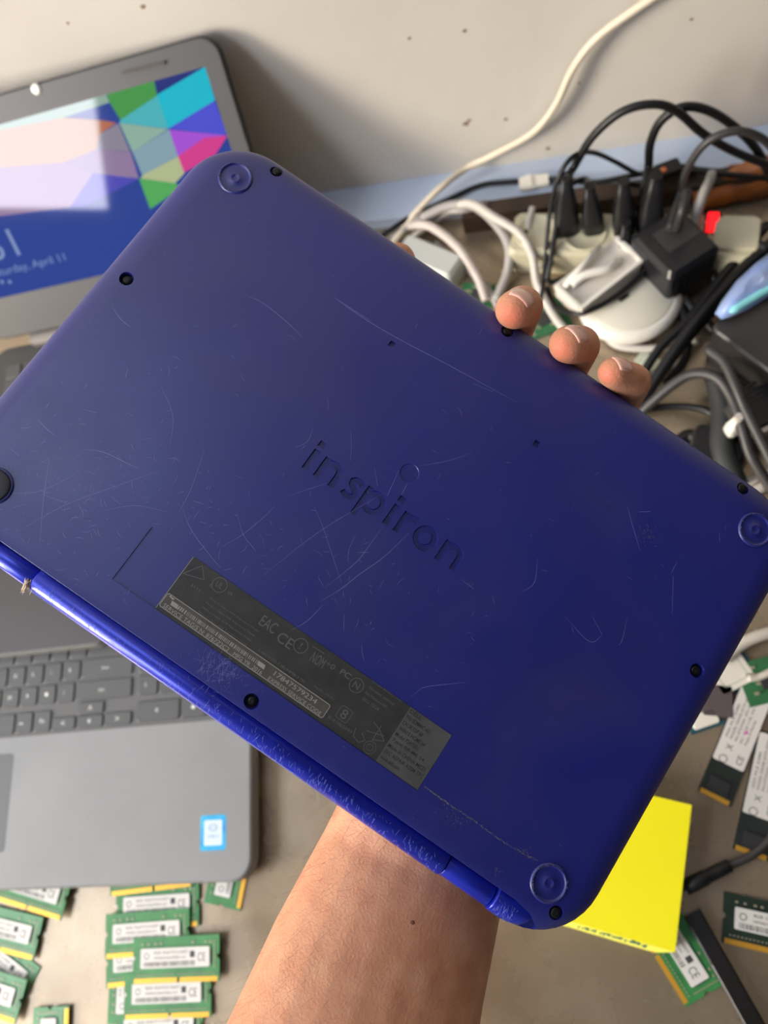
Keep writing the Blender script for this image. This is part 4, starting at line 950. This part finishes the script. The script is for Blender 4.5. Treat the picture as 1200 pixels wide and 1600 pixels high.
# white tag on the ledge cable
tg = P(834, 285, .0165); wt = empty('cable_tag', Vector((tg.x, tg.y, .0130)), math.radians(3)); tag(wt, 'small crumpled white tag wrapped on the thin black cable over the blue ledge', 'tag')
MB().rings([[(-.013, y * .8, z + .0008) for y, z in ((-.006, .0), (.006, 0), (.007, .005), (-.007, .005))], [(-.004, y, z) for y, z in ((-.006, 0), (.006, 0), (.0075, .0065), (-.007, .006))], [(.003, y, z) for y, z in ((-.005, 0), (.006, 0), (.006, .006), (-.006, .0055))], [(.013, y * .9, z) for y, z in ((-.006, 0), (.006, 0), (.006, .006), (-.0065, .006))]], smooth=False).build('paper', mat('white_tag_paper', (236, 230, 214), 0.6), wt)
MB().box(-.001, 0, .0062, .0015, .011, .0006).build('fold', mat('tag_fold_shade', (200, 194, 180), 0.6), wt)
# small black connector with orange spot
cn = PY(1038, 268, .478); o = empty('connector', cn, .3); tag(o, 'small black cable connector with a round copper end, over the pale blue ledge', 'connector')
MB().rings([[(x, y * s_, z * s_) for y, z in ((-.006, -.004), (.006, -.004), (.006, .004), (-.006, .004))] for x, s_ in ((-.013, .6), (-.006, 1), (.011, 1), (.013, .85))], smooth=False).build('housing', m_plug, o)
MB().lathe([(.0028, .0), (.0028, .0014), (.0014, .0016)], 14, (-.002, -.002, .0038)).build('copper_end', mat('copper', (220, 130, 80), 0.3, metal=0.7), o)

# behind the strip: brown block painting the shade, orange film painting a warm glow
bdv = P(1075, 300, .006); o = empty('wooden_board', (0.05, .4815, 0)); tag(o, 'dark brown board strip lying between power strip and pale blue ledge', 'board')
MB().box(.04, 0, 0.0002, .36, .016, .020).build('shade_block', mat('dark_brown_shade', (74, 54, 40), 0.6, noise=0.5, nscale=30), o)
o = empty('glow_film', P(1165, 300, .0), .1); tag(o, 'orange brown film painting a warm glow behind the red switch at the right edge', 'painted glow')
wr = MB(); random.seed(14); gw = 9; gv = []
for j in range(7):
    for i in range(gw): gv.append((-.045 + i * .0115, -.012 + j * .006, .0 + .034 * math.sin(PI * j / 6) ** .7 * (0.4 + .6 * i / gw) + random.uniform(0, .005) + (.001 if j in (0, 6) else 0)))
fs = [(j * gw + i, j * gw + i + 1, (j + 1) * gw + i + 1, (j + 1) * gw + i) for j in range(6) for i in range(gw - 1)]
wr.add(gv, fs, True); wr.build('film', mat('orange_brown_glow', (214, 128, 62), 0.25, noise=1, rgb2=(120, 70, 40), nscale=35, spec=0.8), o).modifiers.new('s', 'SOLIDIFY').thickness = .0008

# big black adapter
ac = P(1052, 395, .035); ad = empty('power_adapter', Vector((ac.x, ac.y, 0)), math.radians(32)); tag(ad, 'square black power adapter standing against the strip left of the red switch', 'adapter')
mb = MB(); mb.rings([[(x, y, z) for x, y in rrect(.046 - 2 * d, .052 - 2 * d, .004, 3)] for d, z in ((.001, .0002), (0, .003), (0, .046), (.003, .051))], smooth=False); mb.build('case', mat('black_adapter_plastic', (26, 26, 30), 0.35), ad)
for k in range(5): MB().box(-.015 + k * .0075, -.0263, .012, .003, .0008, .028).build('rib', m_black, ad)
MB().box(0.004, .004, .051, .028, .022, .0006).build('rating_label', mat('dark_grey_label', (52, 50, 50), 0.5), ad)
gwp = [P(1058, 358, .056), PY(1066, 330, .40), PY(1074, 300, .42)]
cable(gwp, .0036, m_cab2, 'short dark grey cable stub standing on the black adapter')
cable([P(1086, 356, .034), PY(1088, 338, .43), PY(1097, 308, .44), PY(1109, 282, .455), PY(1112, 272, .48)], .0040, m_gc, 'short pink grey cable rising beside the red switch')
cable([P(1085, 440, .006), P(1092, 400, .02), P(1098, 366, .03)], .0034, mat('brown_grey_cable', (104, 88, 86), 0.5), 'brown grey cable hanging from the black adapter\'s right side')

# white round charger puck
wc = P(982, 466, .012); wd_ = empty('wireless_router', Vector((wc.x, wc.y, 0))); tag(wd_, 'round white plastic puck with a small dark port, under the black cables', 'router')
m_wp = mat('white_glossy_plastic', (226, 222, 212), 0.3)
mb = MB(); mb.lathe([(.020, .0002), (.036, .002), (.0415, .008), (.0425, .013), (.040, .0175), (.036, .0195)], 40); mb.build('shell', m_wp, wd_)
mb = MB(); mb.lathe([(.0362, .0190), (.0345, .0205), (.010, .0212)], 36); mb.build('top_plate', mat('cream_top_plate', (206, 202, 186), 0.4), wd_)
MB().box(0, 0, .0206, .009, .0035, .0006, .6).build('port', mat('blue_black_port', (30, 46, 66), 0.3), wd_, loc=(-.004, -.005, 0))
MB().lathe([(.010, .0195), (.0085, .0215), (.004, .0218)], 16).build('button', m_black, wd_, loc=(.026, .020, 0))
# white angled adapter
wa = P(934, 432, .030); wo = empty('charger', Vector((wa.x, wa.y, .0225)), math.radians(38)); tag(wo, 'white angular charger tray with raised rim resting on the round white puck', 'charger')
m_w3 = mat('grey_white_plastic', (200, 194, 184), 0.4)
MB().prism(rrect(.066, .036, .006, 4), .0002, .010, .001).build('tray', m_w3, wo)
for x, y, w1, w2 in ((0, -.0165, .064, .003), (.0315, 0, .003, .030), (-.0315, 0, .003, .030)): MB().box(x, y, .0098, w1, w2, .005).build('rim', m_wp, wo)
MB().tube(spline([(-.022, .006, .012), (-.010, .004, .016), (.006, -.004, .016), (.018, -.002, .012)], 5), .0035, 10).build('clip', m_wp, wo)
MB().tube([(-.028, .008, .014), (.016, .016, .016)], .0026, 10).build('bar', m_wp, wo)

# white cables left of the strip
GWh = 'white cables heaped behind the laptop edge'
cable([P(640, 352, .012), P(668, 352, .022), P(700, 372, .028), P(725, 398, .026), P(746, 432, .014), P(760, 470, .006)], .0040, mat('pinkish_white_cable', (196, 184, 176), 0.5), 'thick pinkish white cable bending down nearest the upper finger', GWh)
cable([P(660, 340, .02), P(700, 322, .028), P(740, 322, .032), P(775, 350, .030), P(795, 385, .024), P(793, 425, .012), P(775, 470, .006)], .0042, m_gc, 'thick grey white cable arching wide right of the pinkish one', GWh)
cable([P(700, 325, .024), P(735, 318, .036), P(770, 338, .040), P(812, 365, .036), P(832, 400, .028), P(840, 445, .014), P(870, 500, .006), P(900, 530, .005)], .0036, m_wc, 'white cable arching farthest right, over the left end of the power strip', GWh)
cable([P(612, 372, .006), P(650, 345, .014), P(690, 330, .020), P(722, 328, .026), P(760, 318, .022)], .0034, m_gc, 'grey white cable lying along the front of the blue ledge', GWh)
cable([P(625, 392, .006), P(655, 362, .008), P(685, 342, .014), P(705, 330, .02)], .0026, m_wc, 'thin white cable between the ledge and the heaped cables', GWh)
cable([P(845, 420, .01), P(835, 380, .02), P(826, 352, .03), P(832, 325, .03)], .0030, m_wc, 'white cable standing at the left end of the power strip', GWh)
cable([P(680, 380, .006), P(730, 420, .005), P(760, 450, .005), P(790, 500, .004)], .0030, m_gc, 'pale cable lying flat near the upper fingertip', GWh)
cable([P(940, 520, .005), P(965, 540, .006), P(1010, 545, .006), P(1060, 540, .006), P(1090, 532, .008)], .0030, m_wc, 'white cable lying level below the round white puck', GWh)
cable([P(1010, 590, .004), P(1040, 575, .004), P(1062, 565, .004)], .0028, m_gc, 'short grey cable end beside the little finger')
# pale plastic box behind the index finger
pb_ = P(672, 408, .012); o = empty('plastic_box', Vector((pb_.x, pb_.y, 0)), math.radians(-32)); tag(o, 'pale greenish white plastic box under the cables beside the index fingertip', 'box')
MB().prism(rrect(.062, .026, .004, 4), .0002, .020, .0015).build('body', mat('translucent_pale_plastic', (178, 182, 176), 0.4), o); MB().prism(rrect(.058, .022, .003, 4), .020, .0222, .001).build('lid', mat('pale_box_lid', (190, 192, 186), 0.4), o)
# green boards peeping out by the fingers
def board(px, py, z, wx, wy, rz, label):
    c = P(px, py, z); o = empty('circuit_board', Vector((c.x, c.y, z)), math.radians(rz)); tag(o, label, 'circuit board', 'loose green circuit boards')
    MB().prism([(-wx / 2, -wy / 2), (wx / 2, -wy / 2), (wx / 2, wy / 2), (-wx / 2, wy / 2)], 0, .0014).build('board', mat('dull_green_board', (48, 112, 68), 0.5, noise=0.3, nscale=60), o)
    c2 = MB(); random.seed(int(px))
    for k in range(9): c2.box(random.uniform(-wx * .4, wx * .4), random.uniform(-wy * .4, wy * .4), .0014, .003, .0018, .001)
    tag(c2.build('components', m_cap, o), kind='stuff'); MB().box(0, 0, .0014, wx * .3, wy * .4, .0012).build('chip', m_chip, o)
board(850, 500, .0004, .040, .030, 20, 'green circuit board showing between the two upper fingertips')
board(745, 462, .0004, .030, .024, -10, 'small green circuit board left of the upper fingertip')
board(1200, 1062, .0014, .036, .030, 15, 'green circuit board at the right edge beside the white cables')
# beige pads of bare bench between black cables: white card
o = empty('paper_card', P(1013, 565, .0004), math.radians(-40)); tag(o, 'small pale green white card under the cables beside the little finger', 'card')
MB().prism(rrect(.020, .012, .001, 2), 0, .0006).build('card', mat('pale_card', (190, 196, 176), 0.6), o)

# black device box at right, blue packet on it
bc = P(1112, 512, .050); be = P(1200, 578, .050); dv = (be - bc).normalized(); bx = empty('device_box', Vector((bc.x, bc.y, 0)), math.atan2(dv.y, dv.x))
tag(bx, 'low matt black device case at the right edge, blue packet lying on it', 'case')
mb = MB(); BWd, BHd = .15, .12
mb.rings([[(x, y, z) for x, y in rrect(BWd - 2 * d, BHd - 2 * d, .005, 3, BWd / 2, BHd / 2)] for d, z in ((.001, .0002), (0, .003), (0, .047))], smooth=False); mb.build('body', mat('matt_black_case', (38, 36, 36), 0.45), bx)
mb = MB(); mb.rings([[(x, y, z) for x, y in rrect(BWd + .002 - 2 * d, BHd + .002 - 2 * d, .006, 3, BWd / 2, BHd / 2)] for d, z in ((0, .047), (0, .0495), (.0015, .051))], smooth=False); mb.build('lid', mat('matt_black_case_lid', (48, 45, 44), 0.4), bx)
mb = MB(); mb.box(BWd / 2, -.0008, .012, BWd * .8, .0012, .006); mb.build('slot', m_black, bx)
bp_ = empty('plastic_packet', P(1160, 455, .056)); tag(bp_, 'crinkled pale blue and cyan plastic packet on the black case', 'packet')
pts = [P(*p, .056) for p in ((1117, 490), (1128, 470), (1150, 440), (1180, 412), (1215, 385), (1240, 400), (1235, 440), (1205, 460), (1170, 482), (1140, 495), (1126, 498))]
c0 = P(1160, 455, .056); cen = sum((p for p in pts), Vector()) / len(pts) - c0
pv = [p - c0 for p in pts]
mb = MB(); inner = [cen + (p - cen) * .6 + Vector((0, 0, .006 + .0015 * math.sin(i * 2.1))) for i, p in enumerate(pv)]; in2 = [cen + (p - cen) * .25 + Vector((0, 0, .008 + .001 * math.sin(i * 3.3))) for i, p in enumerate(pv)]
low = [cen + (p - cen) * .95 + Vector((0, 0, -.003)) for p in pv]
mb.rings([low[::-1], pv[::-1], inner[::-1], in2[::-1]]); 
mb.build('film', mat('pale_blue_film', (160, 172, 206), 0.3, noise=1, rgb2=(116, 152, 214), nscale=45), bp_)
mb = MB(); s1 = [P(*p, .0605) - c0 for p in ((1140, 488), (1165, 473), (1195, 455), (1225, 440))]; mb.tube(spline(s1, 4), [.001, .003, .003, .003, .003, .003, .003, .003, .003, .003, .003, .003, .002], 8); tag(mb.build('cyan_seam', mat('cyan_film', (140, 218, 226), 0.3), bp_), 'cyan folded seam')

# thick black cables on the right
GT = 'thick black cables tangled at the right'
def cb(lst, r, label, m=m_cab, g=GT): return cable([P(a, b2, z) for a, b2, z in lst], r, m, label, g)
cb([(1215, 372, .03), (1160, 420, .026), (1105, 480, .03), (1060, 540, .026), (1020, 600, .018), (990, 650, .01)], .0048, 'thickest black cable slanting from the right edge down behind the little finger')
cb([(1215, 395, .02), (1150, 450, .02), (1095, 505, .022), (1050, 560, .018), (1005, 625, .008)], .0042, 'black cable beside the thickest one, nearer the puck')
cb([(1200, 350, .03), (1130, 430, .02), (1075, 500, .018), (1030, 545, .014), (995, 600, .006)], .0038, 'black cable on the puck side of the slanting bundle')
cb([(1118, 440, .008), (1105, 400, .018), (1125, 372, .028), (1165, 370, .03), (1200, 392, .03)], .0034, 'black cable curled in a small ring below the red switch')
cb([(1040, 400, .03), (1052, 440, .016), (1080, 480, .008), (1120, 520, .006)], .0040, 'black cable dropping from the adapter into the tangle')
cb([(995, 650, .01), (1040, 610, .03), (1080, 585, .042), (1120, 590, .048), (1145, 625, .045), (1160, 670, .040), (1175, 715, .032), (1210, 770, .02)], .0040, 'dark grey cable arching over the bench then down to the right edge', m_cab2)
cb([(1105, 545, .056), (1130, 565, .058), (1150, 605, .055), (1165, 640, .05), (1190, 690, .045), (1220, 750, .04)], .0038, 'dark grey cable running in front of the black case', m_cab2)
cb([(1000, 640, .004), (1050, 635, .006), (1100, 640, .010), (1130, 660, .012)], .0030, 'thin black cable lying flat on the bench below the arch')
cb([(1060, 470, .01), (1075, 520, .008), (1070, 560, .006), (1040, 600, .005)], .0034, 'black cable bowed beside the round white puck')
cb([(1130, 700, .008), (1095, 690, .008), (1075, 680, .006), (1050, 700, .005)], .0050, 'short thick black cable end near the blue laptop edge')
cb([(1120, 590, .020), (1130, 640, .018), (1128, 700, .016), (1150, 760, .014)], .0090, 'very thick dark cable sleeve standing below the arch', mat('charcoal_sleeve', (44, 46, 46), 0.5))
# display connectors
def vga(px, py, z, rz, label):
    c = P(px, py, z); o = empty('display_connector', Vector((c.x, c.y, z)), math.radians(rz)); tag(o, label, 'connector', 'black screw-in display connectors')
    MB().prism(rrect(.036, .030, .004, 3), 0, .013, .002).build('hood', m_black, o)
    MB().prism(rrect(.030, .004, .001, 2, 0, -.0165), .002, .011).build('metal_shell', mat('nickel', (168, 164, 160), 0.3, metal=0.8), o)
    for sx2 in (-1, 1): MB().tube([(sx2 * .0165, -.021, .0065), (sx2 * .0165, -.019, .0065), (sx2 * .0165, .012, .0065)], [.0024, .0035, .0035], 8).build('thumb_screw', mat('dark_nickel', (120, 116, 114), 0.3, metal=0.7), o)
    for k in range(4): MB().box(0, .006 + k * .004, .0130, .018, .0018, .0008).build('rib', m_black, o)
vga(1180, 648, .022, 25, 'black display connector with metal thumb screws, in front of the black case')
vga(1120, 705, .004, -14, 'black display connector lying lower, at the blue laptop edge')
o = empty('plug', P(1148, 668, .030), .4); tag(o, 'tiny white tapered plug among the black connectors', 'plug')
MB().rings([[(x, y, z) for x, y in rrect(w1, w1 * .8, w1 * .2, 2)] for w1, z in ((.013, -.004), (.012, .004), (.008, .012), (.006, .016))], smooth=False).build('body', m_wp, o)
MB().lathe([(.0035, .015), (.0030, .019)], 10).build('collar', m_wc, o)
cable([P(1160, 762, .006), P(1180, 748, .008), P(1196, 742, .006), P(1230, 730, .005)], .0040, m_wc, 'white cable end, upper of two beside the laptop corner at the right edge', 'white cables by the right edge')
cable([P(1175, 772, .006), P(1190, 762, .007), P(1212, 752, .006), P(1240, 745, .005)], .0040, m_wc, 'white cable end, lower of two beside the laptop corner at the right edge', 'white cables by the right edge')
cable([P(1130, 1030, .005), P(1160, 1006, .006), P(1190, 992, .007), P(1235, 980, .006)], .0042, m_wc, 'white cable below the right laptop corner', 'white cables by the right edge')
cable([P(1170, 1060, .004), P(1185, 1058, .004), P(1200, 1052, .005), P(1225, 1040, .005)], .0026, m_wc, 'thin white cable crossing the green circuit board', 'white cables by the right edge')
# small white cards / modules near the right laptop edge
def small(px, py, wx, wy, rz, label, m1, m2, name='network_card'):
    c = P(px, py, .0003); o = empty(name, c, math.radians(rz)); tag(o, label, 'circuit card')
    MB().prism([(-wx / 2 - .003, -wy / 2 - .002), (wx / 2 + .003, -wy / 2 - .002), (wx / 2 + .003, wy / 2 + .002), (-wx / 2 - .003, wy / 2 + .002)], 0, .001).build('board', m1, o)
    MB().prism(rrect(wx, wy, .0015, 2), .001, .0028, .0004).build('cover', m2, o)
    return o
m_teal = mat('teal_board', (22, 78, 92), 0.4)
o = small(1140, 1050, .026, .024, 28, 'small card with square white cover and teal edges, below the right laptop corner', m_teal, m_wp)
t = MB(); strip2(t, rrect(.018, .016, .001, 2), .0006, .00284, True); t.build('print', mat('pale_green_print', (160, 176, 160), 0.5), o)
small(1120, 1095, .020, .022, -4, 'dark brownish card under the one with the white cover', mat('brown_black_card', (74, 66, 66), 0.5), mat('brown_black_cover', (88, 80, 82), 0.45))
small(1100, 1124, .018, .010, 20, 'sliver of a white covered card touching the blue laptop edge', m_teal, m_wp)
